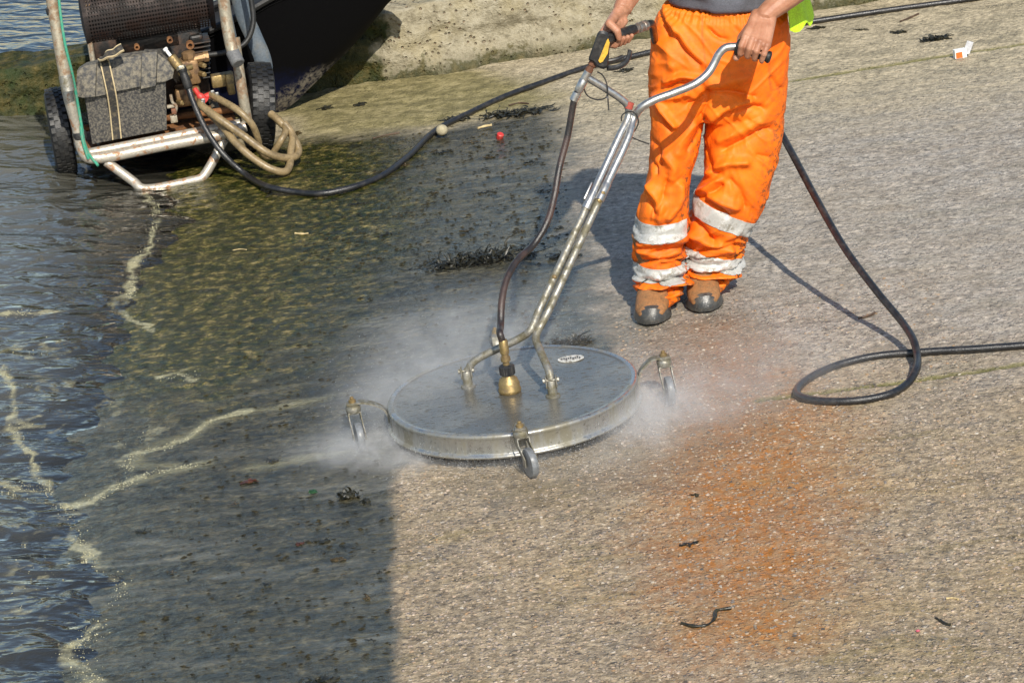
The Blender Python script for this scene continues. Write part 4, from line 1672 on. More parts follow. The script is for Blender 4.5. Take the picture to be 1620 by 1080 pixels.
tm.loft([ering(lean(z), rx, ry) for z, rx, ry in tors])
capsule(tm, Sr, Er, .054, .044)
capsule(tm, Sl, El, .054, .044)
HC = V(PXC, .52, 1.67)
tm.ball(HC, .098, 3, sz=(.80, .98, 1.18))
tm.ball(HC + V(0, -.045, -.055), .06, 3, sz=(.88, .75, .95))
tm.loft([ering(HC + V(0, -.095 - .0, -.004), .007, .010, 12), ering(HC + V(0, -.108, -.028), .013, .014, 12), ering(HC + V(0, -.10, -.040), .015, .012, 12)])
for s_ in (-1, 1):
    tm.ball(HC + V(.079 * s_, .005, -.012), .03, 2, sz=(.30, .6, 1.0))
    tm.ball(HC + V(.030 * s_, -.088, .014), .014, 2, sz=(1, .45, .6))
tm.ball(HC + V(0, -.094, -.072), .020, 2, sz=(1.15, .35, .35))
LKN, RKN = DP(1052, 310, .92), DP(1160, 300, .93)
LAN, RAN = DP(1042, 478, .90), DP(1120, 456, .96)
for hp, kn_, an_ in ((V(PXC - .09, YC, .98), LKN, LAN), (V(PXC + .09, YC, .98), RKN, RAN)):
    capsule(tm, hp, kn_, .075, .052)
    capsule(tm, kn_, an_, .050, .036)
tor = remesh(tm.mesh(), .0085, 4, .5)
bmj = bmesh.new()
bmj.from_mesh(tor)
bmj.from_mesh(arms)
pm_ = bpy.data.meshes.new('person')
bmj.to_mesh(pm_)
bmj.free()
person = link_mesh('person', pm_, M['skin'], smooth=True, angle=None)
set_origin(person, FEETC)
tag(person, 'worker in orange waterproof trousers and grey shirt gripping the cleaner handle', 'person')


def rel(o):
    """children of the person mesh keep its origin"""
    return o


# trousers: lofted from the outline, remeshed, then creased
def ringpx(py, xl, xr, yc, ry, tilt=0.0, n=28, pw=2.4):
    a, b = DP(xl, py, yc), DP(xr, py, yc)
    c = (a + b) / 2
    rx = np.linalg.norm(b - a) / 2
    out = []
    for t in np.linspace(0, 2 * math.pi, n, endpoint=False):
        ct, st_ = math.cos(t), math.sin(t)
        e_ = 2 / pw
        out.append(c + V(rx * math.copysign(abs(ct) ** e_, ct), ry * math.copysign(abs(st_) ** e_, st_), tilt * ct))
    return out


tw = MB()
tw.loft([ringpx(*q) for q in [(8, 1052, 1234, .955, .125), (24, 1042, 1246, .955, .135), (50, 1034, 1250, .955, .145), (90, 1028, 1248, .955, .150), (130, 1027, 1244, .955, .148), (165, 1030, 1240, .950, .135), (185, 1034, 1238, .945, .10)]])
tw.loft([ringpx(*q) for q in [(120, 1030, 1120, .955, .115), (160, 1028, 1118, .945, .118), (200, 1030, 1112, .94, .115), (240, 1029, 1103, .925, .108), (270, 1024, 1092, .915, .100), (300, 1018, 1088, .905, .096), (330, 1011, 1086, .90, .092), (352, 1008, 1085, .90, .09),
                              (380, 1008, 1083, .905, .088), (405, 1006, 1084, .905, .088), (430, 1009, 1083, .90, .086), (448, 1009, 1082, .895, .084), (462, 1006, 1080, .885, .086), (473, 1010, 1069, .868, .086), (481, 1013, 1060, .853, .070)]])
tw.loft([ringpx(*q) for q in [(120, 1135, 1244, .96, .12), (160, 1120, 1241, .955, .122), (200, 1116, 1238, .955, .122), (240, 1113, 1232, .945, .118), (275, 1116, 1222, .935, .112), (300, 1103, 1215, .935, .108), (325, 1096, 1205, .94, .104), (350, 1091, 1190, .945, .098),
                              (375, 1088, 1176, .955, .093), (400, 1086, 1168, .965, .090), (420, 1084, 1164, .97, .088), (436, 1083, 1158, .965, .088), (449, 1088, 1150, .945, .086), (457, 1092, 1142, .93, .070)]])
tme = remesh(tw.mesh(), .0044, 14, .5)
co = getv(tme)
no_ = getn(tme)
pxx, pxy = px_of(co)
front = np.clip(-no_[:, 1] * 1.6 + .1, 0, 1)
disp = np.zeros(len(co))


def crease(pts, amp, wpx, shift=0):
    """fold traced on the cloth; wpx half width"""
    global disp
    P = [tuple(p[:2]) for p in spline([V(x, y, 0) for x, y in pts], 6)]
    dd_ = seg_dist(pxx, pxy, P)
    g = np.exp(-(dd_ / wpx) ** 2) if amp > 0 else np.exp(-dd_ / (wpx * .75))
    disp += amp * 2.3 * g * front


def z4(*pts):
    return [(900 + x / 3.857, y / 3.857) for x, y in pts]


def z5(*pts):
    return [(960 + x / 3.6, 260 + y / 3.6) for x, y in pts]


VAL, RID = -.010, .010
crease(z4((548, 60), (580, 130), (606, 215)), VAL, 3.5)
crease(z4((585, 50), (620, 130), (650, 200)), RID * .8, 6)
crease(z4((630, 175), (690, 290), (800, 395)), VAL * .8, 5)
crease(z4((660, 170), (740, 300), (830, 390)), RID * .7, 7)
crease(z4((860, 180), (900, 220), (960, 245)), VAL * .8, 4)
crease(z4((520, 250), (600, 300), (640, 400)), RID * .6, 9)
crease(z4((600, 500), (690, 465), (800, 480)), RID, 5)
crease(z4((600, 530), (690, 500), (800, 510)), VAL, 4)
crease(z4((500, 590), (620, 600), (720, 570)), RID * .8, 5)
crease(z4((505, 640), (560, 720), (622, 790)), VAL, 4)
crease(z4((545, 620), (590, 700), (640, 770)), RID, 5)
crease(z4((850, 560), (800, 610), (720, 640)), VAL, 5)
crease(z4((845, 600), (835, 660), (800, 720)), VAL, 6)
crease(z4((855, 560), (960, 560), (1130, 590)), VAL, 5)
crease(z4((870, 530), (960, 500), (1080, 470)), RID * .7, 9)
crease(z4((860, 760), (960, 700), (1110, 650), (1180, 660)), VAL, 5)
crease(z4((870, 720), (970, 650), (1100, 605)), RID, 8)
crease(z4((830, 740), (790, 840), (730, 920)), VAL * .8, 6)
crease(z4((760, 740), (700, 840), (660, 930)), RID * .8, 9)
crease(z4((950, 910), (1060, 860), (1170, 800), (1230, 790)), VAL, 6)
crease(z4((930, 850), (1050, 800), (1160, 740)), RID * .7, 9)
crease(z4((490, 840), (540, 900), (560, 1000)), VAL, 4)
crease(z4((480, 950), (520, 1010), (530, 1060)), VAL, 4)
crease(z4((600, 960), (640, 1030), (620, 1080)), RID, 8)
crease(z4((830, 900), (850, 990), (900, 1050)), VAL * 1.2, 7)
crease(z4((860, 1050), (960, 1000), (1080, 990)), RID, 7)
crease(z4((1240, 480), (1280, 530), (1300, 540)), VAL * .6, 4)
crease(z4((1150, 950), (1220, 960)), VAL * .5, 4)
crease(z5((205, 150), (245, 225), (275, 285)), VAL, 4)
crease(z5((250, 130), (300, 220), (300, 310)), RID, 7)
crease(z5((345, 60), (320, 170), (290, 280)), VAL * .7, 5)
crease(z5((410, 120), (400, 220), (350, 300)), RID, 6)
crease(z5((180, 470), (250, 440), (350, 430), (440, 420)), RID * .8, 6)
crease(z5((180, 560), (290, 545), (360, 540), (440, 550)), VAL, 4)
crease(z5((210, 500), (300, 540), (400, 500)), RID * .7, 6)
crease(z5((165, 690), (250, 710), (340, 690), (440, 665)), RID * 1.5, 4)
crease(z5((180, 715), (280, 735), (400, 700)), VAL * 1.4, 3.5)
crease(z5((195, 745), (300, 765), (410, 740)), RID * 1.3, 4)
crease(z5((200, 660), (300, 675), (420, 650)), VAL * 1.2, 4)
crease(z5((500, 160), (570, 150), (640, 90)), RID, 5)
crease(z5((510, 185), (580, 170), (650, 120)), VAL, 5)
crease(z5((560, 200), (640, 250), (690, 290)), VAL, 4)
crease(z5((590, 180), (680, 220), (740, 240)), RID, 7)
crease(z5((700, 90), (760, 150), (790, 240)), VAL * .6, 6)
crease(z5((480, 295), (540, 360), (610, 440)), VAL * 1.3, 5)
crease(z5((500, 400), (590, 450), (700, 470)), RID, 6)
crease(z5((500, 510), (600, 475), (740, 455)), VAL, 4)
crease(z5((450, 590), (540, 640), (690, 625)), RID * 1.6, 4)
crease(z5((455, 640), (550, 665), (680, 650)), VAL * 1.3, 3.5)
crease(z5((470, 610), (560, 615), (660, 600)), VAL * .9, 4)

# smaller random wrinkling: ridged noise, denser and more level towards the hems
x_, y_, z_ = co[:, 0], co[:, 1], co[:, 2]
lowr = sstep(.55, .15, z_)
q1 = fbm(x_ * 5, y_ * 5, z_ * 5, 2, 61)
dia = z_ * (1 + .6 * lowr) + (x_ - PXC) * (.9 - 1.0 * lowr) * np.sign(q1 - .5 + 1e-6)
rw = 1 - np.abs(2 * fbm(x_ * 6 + q1 * 2, y_ * 6, dia * 15, 2, 63) - 1)
disp += (sstep(.72, .99, rw) - .2) * (.004 + .011 * lowr)
rw2 = 1 - np.abs(2 * fbm(x_ * 14 + q1 * 3, y_ * 14 + 7, dia * 30, 2, 67) - 1)
disp += (sstep(.7, .98, rw2) - .2) * (.0008 + .0045 * lowr)
disp += (fbm(x_ * 4, y_ * 4, z_ * 4, 2, 71) - .5) * .016
# hem rucks
for an_, ph in ((LAN, 0), (RAN, 2.1)):
    dh = (z_ - an_[2])
    m_ = np.exp(-((dh - .065) / .045) ** 2) * (np.abs(x_ - an_[0]) < .10)
    disp += m_ * .011 * np.sin(dh * 190 + 3.0 * np.sin(18 * (x_ - an_[0]) + ph) + 2.2 * np.sin(15 * y_ + ph))
# gathered waist
top_z = co[:, 2].max()
wz = np.clip(1 - (top_z - z_) / .055, 0, 1)
ang_ = np.arctan2(y_ - .955, x_ - PXC)
disp += wz * (.0045 * np.sin(ang_ * 58 + 3 * np.sin(ang_ * 7)) - .006 * sstep(.35, .6, wz) * sstep(1, .7, wz))
for an_ in (LAN, RAN):
    disp *= np.where(np.abs(x_ - an_[0]) < .10, sstep(.015, .06, z_ - an_[2]), 1)
co2 = co + no_ * disp[:, None]
setv(tme, co2)
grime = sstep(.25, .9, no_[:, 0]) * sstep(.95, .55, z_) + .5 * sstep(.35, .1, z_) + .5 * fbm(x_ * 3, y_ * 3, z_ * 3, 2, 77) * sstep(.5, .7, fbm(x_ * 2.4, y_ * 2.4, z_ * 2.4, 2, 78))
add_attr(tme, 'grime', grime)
seam = np.zeros(len(co))
for ln in (z4((815, 100), (815, 230), (835, 400), (850, 540)), z4((1225, 250), (1220, 420), (1228, 545)), z4((1228, 548), (1262, 545), (1300, 535)), [(1232, 245), (1222, 300), (1206, 345)], [(1092, 255), (1086, 300), (1085, 345)], [(1116, 170), (1112, 215), (1098, 262)],
           [(1010, 345), (1045, 347), (1085, 341)], [(1010, 381), (1045, 383), (1084, 374)], [(1098, 311), (1145, 334), (1190, 351)], [(1093, 346), (1135, 368), (1181, 381)]):
    seam = np.maximum(seam, np.exp(-(seg_dist(pxx, pxy, ln) / 1.5) ** 2) * front)
add_attr(tme, 'seam', seam)
# light smoothing of the folds
ob_ = bpy.data.objects.new('work_cloth', tme)
col.objects.link(ob_)
sm_ = ob_.modifiers.new('s', 'SMOOTH')
sm_.iterations = 1
sm_.factor = .5
tme2 = bpy.data.meshes.new_from_object(ob_.evaluated_get(bpy.context.evaluated_depsgraph_get()))
bpy.data.objects.remove(ob_)
band_src = tme2.copy()
trousers = link_mesh('trousers', tme2, M['trouser'], person, smooth=True, angle=None)


def tape(p1, p2, p3, p4, xr, yd):
    """strip of the cloth between two slanting planes, lifted off it and given thickness"""
    bm = bmesh.new()
    bm.from_mesh(band_src)
    a, b, c, d_ = [DP(p[0], p[1], yd) for p in (p1, p2, p3, p4)]
    for (q, r_, keep_above) in ((a, b, False), (c, d_, True)):
        n_ = unit(np.cross(r_ - q, V(0, 1, .04)))
        if n_[2] < 0:
            n_ = -n_
        g = bm.verts[:] + bm.edges[:] + bm.faces[:]
        bmesh.ops.bisect_plane(bm, geom=g, plane_co=Vector(q), plane_no=Vector(n_), clear_outer=not keep_above, clear_inner=keep_above)
    kill = []
    for v in bm.verts:
        x, y = px_of(np.array(v.co))
        if not (xr[0] < x < xr[1]):
            kill.append(v)
    bmesh.ops.delete(bm, geom=kill, context='VERTS')
    bm.normal_update()
    for v in bm.verts:
        v.co += v.normal * .0022
    r = bmesh.ops.solidify(bm, geom=bm.faces[:], thickness=-.0012)
    me = bpy.data.meshes.new('reflective_band')
    bm.to_mesh(me)
    bm.free()
    link_mesh('reflective_band', me, M['band'], trousers, smooth=True, angle=60)


tape((1006, 351), (1084, 344), (1008, 378), (1083, 370), (990, 1086), .86)
tape((1010, 420), (1083, 418), (1010, 444), (1083, 440), (990, 1085), .86)
tape((1096, 314), (1190, 353), (1092, 341), (1182, 377), (1094, 1240), .86)
tape((1086, 396), (1163, 412), (1084, 424), (1158, 433), (1084, 1240), .89)

# boots: upper with grey rubber toe and sole
def boot(toe, heel_shift, leg_top, yawx):
    t0 = SP(*toe)
    f = unit(V(yawx, -1, 0))
    f = unit(f - NN * (f @ NN))
    s_ = unit(np.cross(f, NN))
    if s_[0] < 0:
        s_ = -s_
    def bp(al, wd, h):
        return t0 - f * al + s_ * wd + NN * h
    up_ = MB()
    secs = [(.004, .020, .030, .040), (.020, .040, .018, .056), (.05, .052, .016, .072), (.09, .055, .016, .086), (.12, .053, .016, .102), (.16, .050, .016, .118), (.20, .048, .016, .125), (.25, .047, .016, .140), (.285, .036, .018, .140), (.295, .02, .03, .14)]
    rr = []
    for al, w_, lo_, hi_ in secs:
        ring = []
        for t in np.linspace(0, 2 * math.pi, 24, endpoint=False):
            ct, st_ = math.cos(t), math.sin(t)
            hh = (lo_ + hi_) / 2 + (hi_ - lo_) / 2 * math.copysign(abs(st_) ** .75, st_)
            ww = w_ * math.copysign(abs(ct) ** .8, ct) * (1 - .18 * max(0, st_))
            ring.append(bp(al, ww, hh))
        rr.append(ring)
    up_.loft(rr)
    leg = []
    for h_, al, rx, ry in ((.10, .20, .046, .062), (.15, .205, .047, .060), (.21, .205, .050, .062), (.25, .20, .053, .064)):
        leg.append([bp(al, rx * math.cos(t), h_) - f * ry * math.sin(t) for t in np.linspace(0, 2 * math.pi, 24, endpoint=False)])
    up_.loft(leg)
    me = remesh(up_.mesh(), .005, 4)
    c_ = getv(me)
    n_ = getn(me)
    c_ += n_ * ((fbm(c_[:, 0] * 30, c_[:, 1] * 30, c_[:, 2] * 30, 3, 81) - .5) * .004)[:, None]
    setv(me, c_)
    b_ = link_mesh('boot', me, M['leather'], person, smooth=True, angle=None)
    # sole and toe cap in one rubber shell
    so_ = MB()
    n = 40
    outer = []
    for h_, gr_ in ((.0, .94), (.004, 1.0), (.016, 1.02), (.024, 1.0)):
        ring = []
        for i in range(n):
            t = 2 * math.pi * i / n
            al = .150 - .155 * math.cos(t)
            w_ = np.interp(al, [-.01, .0, .03, .08, .15, .20, .26, .295, .31], [0, .022, .046, .059, .050, .046, .045, .034, .0])
            ring.append(bp(.150 + (al - .150) * gr_, w_ * gr_ * (1 if t < math.pi else -1), h_ + .006 * max(0, (.06 - al) / .06)))
        outer.append(ring)
    so_.loft(outer)
    so_.build('sole', M['boot_rubber'], b_, angle=50)
    tc_ = MB()
    rr = []
    for al, w_, hi_ in ((-.004, .014, .030), (.004, .030, .042), (.018, .045, .056), (.026, .052, .053), (.036, .058, .058), (.046, .0605, .060), (.048, .059, .0575)):
        ring = []
        for t in np.linspace(-.08, math.pi + .08, 22):
            ct, st_ = math.cos(t), math.sin(t)
            dropb = .030 * (abs(ct) ** 3) * (al > .05)
            ring.append(bp(al - .016 * max(st_, 0) ** 2 * max(al, 0) / .048 + .034 * abs(ct) ** 2.2 * (al / .048 if al > 0 else 0) * .8, (w_ + .001) * math.copysign(abs(ct) ** .8, ct) * (1 - .13 * max(0, st_)), .012 + (hi_ - .010) * abs(max(st_, -.02)) ** .75 * (1 if st_ > 0 else 0)))
        rr.append(ring)
    tc_.loft(rr, cap=False, closed=False)
    tc_.f.append(tuple(range(22)))
    tc_.mi.append(0)
    tc_.build('toe_cap', M['boot_rubber'], b_, angle=60)
    wl = MB()
    lace = [bp(.13 + .03 * j, 0, .118 + .022 * j) for j in range(3)]
    for p in lace:
        wl.tube([p - s_ * .03 - NN * .012, p + NN * .004, p + s_ * .03 - NN * .012], .0025, 6)
    o = wl.build('laces', M['webbing'], b_)
    o['kind'] = 'stuff'
    return b_


boot((1031, 517), 0, 0, -.12)
boot((1117, 497), 0, 0, -.02)

# shirt: torso shell with sleeves to the elbow
shm = MB()
shm.loft([ering(lean(z) - V(0, .012, 0), rx, ry, 32) for z, rx, ry in
          [(1.00, .172, .128), (1.05, .178, .142), (1.12, .182, .15), (1.22, .185, .148), (1.32, .192, .142), (1.43, .198, .128), (1.515, .165, .098), (1.555, .085, .078)]])
for s0, e0 in ((Sr, Er), (Sl, El)):
    shm.tube(spline([s0 + V(0, 0, .0), s0 * .7 + e0 * .3, s0 * .22 + e0 * .78], 4), [.075, .074, .073, .072, .071, .070, .069, .068, .068], 16)
sme = remesh(shm.mesh(), .009, 5)
c_ = getv(sme)
n_ = getn(sme)
rw = 1 - np.abs(2 * fbm(c_[:, 0] * 6, c_[:, 1] * 6, c_[:, 2] * 14, 2, 91) - 1)
c_ += n_ * ((sstep(.6, .97, rw) - .3) * .010)[:, None]
setv(sme, c_)
link_mesh('shirt', sme, M['shirt'], person, smooth=True, angle=None)

# hi-vis vest hanging open, its hem flaring out behind his arm
vm = MB()
rows_ = []
zs = np.linspace(1.0, 1.52, 22)
for zi, z in enumerate(zs):
    row = []
    for a in np.linspace(math.radians(-38), math.radians(200), 60):
        rx = np.interp(z, [1.0, 1.1, 1.3, 1.45, 1.52], [.255, .235, .218, .222, .185])
        ry = np.interp(z, [1.0, 1.1, 1.3, 1.45, 1.52], [.20, .18, .165, .15, .125])
        rx *= 1 + .03 * math.sin(a * 9 + z * 6)
        fl_ = .035 * math.exp(-((a - .05) / .55) ** 2) * sstep(1.22, 1.0, z)
        zz = z + .05 + .10 * sstep(.7, 1.6, a) * sstep(1.35, 1.0, z) + .012 * math.sin(a * 14) * sstep(1.1, 1.0, z) - .055 * sstep(1.0, .2, a) * sstep(1.25, 1.0, z)
        row.append(V(PXC + (rx + fl_) * math.cos(a), lean(z)[1] - .02 + ry * math.sin(a), zz - .10 * max(0, z - 1.05)))
    rows_.append(row)
vm.loft(rows_, cap=False, closed=False)
vme = vm.mesh()
bmv = bmesh.new()
bmv.from_mesh(vme)
bmesh.ops.solidify(bmv, geom=bmv.faces[:], thickness=.003)
bmv.to_mesh(vme)
bmv.free()
link_mesh('vest', vme, M['hivis'], person, smooth=True, angle=60)
hh_ = MB()
hh_.ball(HC + V(0, .012, .022), .1035, 4, sz=(.82, .99, 1.10))
hme = hh_.mesh()
bmv = bmesh.new()
bmv.from_mesh(hme)
bmesh.ops.delete(bmv, geom=[v for v in bmv.verts if v.co.z < HC[2] - .03 or (v.co.y < HC[1] - .055 and v.co.z < HC[2] + .062)], context='VERTS')
bmesh.ops.solidify(bmv, geom=bmv.faces[:], thickness=.008)
bmv.to_mesh(hme)
bmv.free()
c_ = getv(hme)
c_ += (fbm(c_[:, 0] * 90, c_[:, 1] * 90, c_[:, 2] * 40, 2, 95) - .5)[:, None] * .010 * unit(V(.3, .3, 1))
setv(hme, c_)
link_mesh('hair', hme, M['hair'], person, smooth=True, angle=None)
eyes = simple('eye_white', (.7, .68, .65), .2)
for s_ in (-1, 1):
    e = MB()
    e.ball(HC + V(.030 * s_, -.0835, .012), .0115, 2)
    eo = e.build('eye', eyes, person)
    e = MB()
    e.ball(HC + V(.030 * s_, -.0905, .010), .0058, 2, sz=(1, .55, 1))
    e.build('iris', simple('brown_iris', (.05, .03, .015), .2), eo)

# ================================================================== THE PRESSURE HOSE
r_h = .0118
ph = [CP(291, 116, .10), CP(296, 128, .085), CP(300, 145, .07), CP(310, 172, .03), CP(330, 212, -.03), CP(355, 246, -.08), CP(386, 274, -.11), SP(430, 297, .03), SP(470, 304, .012)]
ph += [SP(x, y, .012) for x, y in ((510, 306), (555, 297), (600, 280), (645, 248), (690, 206), (740, 180), (800, 152), (860, 130), (930, 106), (985, 93), (1040, 80), (1120, 62), (1200, 48), (1262, 38), (1400, 17), (1540, -2), (1720, -30), (1960, -30), (2140, 90), (2150, 300), (2050, 470), (1850, 532), (1700, 541),
                                   (1610, 547), (1540, 552), (1455, 557), (1380, 564), (1310, 583), (1266, 609), (1263, 625), (1290, 633), (1350, 634), (1405, 624), (1435, 607))]
ph += [SP(1449, 586, .03), DP(1451, 562, .06), DP(1446, 540, .12), DP(1430, 513, .22), DP(1388, 462, .36), DP(1336, 392, .56), DP(1290, 312, .78), DP(1258, 252, .96), DP(1234, 208, 1.10), DP(1200, 150, 1.20), DP(1130, 110, 1.24), DP(1075, 90, 1.16), DP(1040, 70, .95), DP(1034, 52, .76)]
ph += [HA1 + ga * .085, HA1 + ga * .055]
hz = MB()
hz.tube(spline(ph, 9), r_h, 12)
hose = hz.build('pressure_hose', M['hose'], angle=60)
set_origin(hose, SP(690, 206))
tag(hose, 'long black high pressure hose trailing over the slipway and looping beside the worker', 'hose')
b = MB()
d_ = unit(CP(298, 138, .075) - CP(289, 112, .10))
b.lathe(CP(289, 112, .10), d_, [(.013, -.012), (.018, -.010), (.018, .006), (.0165, .008), (.0165, .016), (.0175, .017), (.0175, .070), (.014, .076)], 14)
b.build('hose_sleeve', M['rubber'], hose)
b = MB()
b.lathe(CP(287, 109, .10), d_, [(.014, -.012), (.0195, -.010), (.0195, .004), (.014, .006)], 6)
b.build('hose_nut', M['steel_dirty'], hose)

# ================================================================== MIST, FOAM AND LITTER
def mist_material(blobs):
    k = NT('water_mist')
    k.t.nodes.remove(k.b)
    P = k.n('TexCoord').outputs['Object']
    tot = None
    for (c, r, a) in blobs:
        m = k.n('Mapping')
        k.link(P, m.inputs[0])
        m.inputs['Scale'].default_value = tuple(1 / x for x in r)
        m.inputs['Location'].default_value = tuple(-c[i] / r[i] for i in range(3))
        ln = k.n('VectorMath', operation='DOT_PRODUCT')
        k.link(m.outputs[0], ln.inputs[0])
        k.link(m.outputs[0], ln.inputs[1])
        g = k.math('POWER', 2.718, k.math('MULTIPLY', ln.outputs['Value'], -1.0))
        g = k.math('MULTIPLY', k.math('SUBTRACT', g, .03), a)
        g = k.math('MAXIMUM', g, 0.0)
        tot = g if tot is None else k.math('ADD', tot, g)
    nz = k.noise(P, 9, 6, .68, .8)
    dens = k.math('MULTIPLY', tot, k.rng(nz, .32, .68, .15, 1.75))
    v = k.n('VolumePrincipled')
    v.inputs['Color'].default_value = (.97, .97, .97, 1)
    v.inputs['Anisotropy'].default_value = 0.0
    k.link(dens, v.inputs['Density'])
    k.link(v.outputs[0], k.out.inputs['Volume'])
    return k.m


def bl(px, py, h, r, a):
    return (tuple(uvw(SP(px, py, h))), r, a)


BL = [bl(700, 585, .10, (.24, .26, .13), 1.7), bl(640, 640, .05, (.18, .20, .07), 1.7), bl(612, 704, .03, (.22, .12, .028), 5.5), bl(690, 722, .012, (.20, .08, .022), 7.0),
      bl(1015, 660, .04, (.12, .18, .036), 5.5), bl(1060, 640, .05, (.20, .20, .045), 2.6), bl(1130, 600, .06, (.32, .26, .06), 1.5), bl(810, 730, .012, (.30, .05, .022), 4.0),
      bl(800, 515, .10, (.26, .16, .13), 1.0), bl(930, 735, .015, (.22, .10, .03), 2.2), bl(570, 690, .03, (.14, .12, .04), 2.0)]
mb_ = MB()
rr = []
for w_, gr_ in ((.006, 1.0), (.10, 1.02), (.25, .9), (.36, .6), (.42, .25)):
    rr.append([V(.28 + 1.12 * gr_ * math.cos(t), .22 + .98 * gr_ * math.sin(t), w_) for t in np.linspace(0, 2 * math.pi, 32, endpoint=False)])
mb_.loft(rr)
mist = mb_.build('mist', mist_material(BL), smooth=False)
mist.rotation_euler = (0, -SLOPE, 0)
tag(mist, 'pale water mist drifting from under the cleaner rim', kind='stuff')


# drops thrown out under the rim
rc = np.random.default_rng(33)
dv, df_ = [], []
tet = np.array([(0, 0, 1), (.94, 0, -.33), (-.47, .82, -.33), (-.47, -.82, -.33), (0, 0, -1.)])
nd = 0
for (a0_, a1_, cnt, reach, hi_) in ((165, 255, 900, .16, .07), (-75, 20, 900, .18, .07), (60, 165, 700, .30, .20), (255, 285, 250, .08, .03)):
    for _ in range(cnt):
        a_ = math.radians(rc.uniform(a0_, a1_))
        r_ = .385 + reach * rc.random() ** 1.6
        h_ = .008 + hi_ * rc.random() ** 1.8
        p_ = S(r_ * math.cos(a_), r_ * math.sin(a_), h_)
        q_ = rc.uniform(.0004, .0010)
        o_ = len(dv)
        dv += [p_ + q_ * t for t in tet]
        df_ += [tuple(o_ + i for i in f) for f in ((0, 1, 2), (0, 2, 3), (0, 3, 1), (4, 2, 1), (4, 3, 2), (4, 1, 3))]
dm_ = MB()
dm_.add(dv, df_)
k = NT('bright_water_drop')
k.set(color=(.78, .80, .80), rough=.12, spec=.7)
drops = dm_.build('spray_drops', k.m)
tag(drops, 'fine water drops flung from under the cleaner rim', kind='stuff')


def surf(x, y):
    """top of slip or water at a point, with offset"""
    x = np.asarray(x, float)
    y = np.asarray(y, float)
    u = x / math.cos(SLOPE)
    zs = x * math.tan(SLOPE) + slip_relief(u, y)
    zw = np.where(x < -.72, SEA + water_height(x, y), -9)
    return np.maximum(zs, zw)


def foam_material():
    k = NT('yellowish_foam')
    P = k.pos()
    n1 = k.noise(P, 30, 4, .6)
    c = k.mix(k.rng(n1, .35, .65), (.40, .36, .19), (.62, .58, .38))
    k.set(color=c, rough=.35, spec=.5, sss=.0)
    return k.m


_ico = bmesh.new()
bmesh.ops.create_icosphere(_ico, subdivisions=1, radius=1)
_ico.verts.index_update()
IV = np.array([tuple(v.co) for v in _ico.verts])
IF = np.array([[v.index for v in f.verts] for f in _ico.faces])
_ico.free()


def bubbles(name, mat, xy, r, flat=.45):
    n = len(xy)
    z = surf(xy[:, 0], xy[:, 1])
    nv = len(IV)
    vs = (IV[None] * r[:, None, None] * V(1, 1, flat)) + np.stack([xy[:, 0], xy[:, 1], z], -1)[:, None, :]
    fs = (IF[None] + (np.arange(n) * nv)[:, None, None]).reshape(-1, 3)
    me = bpy.data.meshes.new(name)
    me.from_pydata(vs.reshape(-1, 3).tolist(), [], fs.tolist())
    me.update()
    return link_mesh(name, me, mat, smooth=True, angle=None, fix=False)


xy, rad = [], []


def foam_line(pix, n, wd, r0, r1, gap=.45):
    P = [uvw(SP(*p))[:2] for p in pix]
    Q = np.array(spline([V(a, b, 0) for a, b in P], 10))[:, :2]
    seg = np.linalg.norm(np.diff(Q, axis=0), axis=1)
    L = np.r_[0, np.cumsum(seg)]
    t = rng.random(n) * L[-1]
    dens = noise3(t * 5, t * 0 + len(xy) * .37)
    keep = dens > gap * rng.random(n) ** .5
    t = t[keep]
    x = np.interp(t, L, Q[:, 0])
    y = np.interp(t, L, Q[:, 1])
    w_ = wd * (.35 + 1.1 * noise3(t * 9, t * 0 + 3.1))
    x = x + rng.normal(0, 1, len(t)) * w_ + .02 * (noise3(t * 14, t * 0, seed=8) - .5)
    y = y + rng.normal(0, 1, len(t)) * w_ * 1.3
    xy.append(np.stack([x * math.cos(SLOPE), y], -1))
    rad.append(r0 + (r1 - r0) * rng.random(len(t)) ** 3)


for pix_, n_, w_ in FOAM:
    foam_line(pix_, int(n_ * .22), w_ * .9, .0008, .0026, .6)
fo = bubbles('foam', foam_material(), np.concatenate(xy), np.concatenate(rad))
tag(fo, 'yellowish foam lines left by the water along its edge', kind='stuff')


def weed_material(name, a, b):
    return simple(name, a, .34, 0, dirt=b, dscale=40, damt=.8, bump=.4, bscale=160, spec=.55)


M['weed'] = weed_material('wet_black_seaweed', (.012, .012, .007), (.035, .03, .012))
M['weed_brown'] = weed_material('brown_seaweed', (.04, .028, .010), (.09, .06, .02))
M['weed_red'] = weed_material('red_brown_seaweed', (.06, .018, .010), (.10, .045, .022))
M['weed_green'] = weed_material('green_seaweed', (.012, .05, .014), (.03, .09, .03))
M['straw'] = simple('bleached_straw', (.52, .40, .20), .7)
M['stick'] = simple('wet_twig', (.06, .035, .02), .6, 0, dirt=(.13, .08, .05), dscale=60)


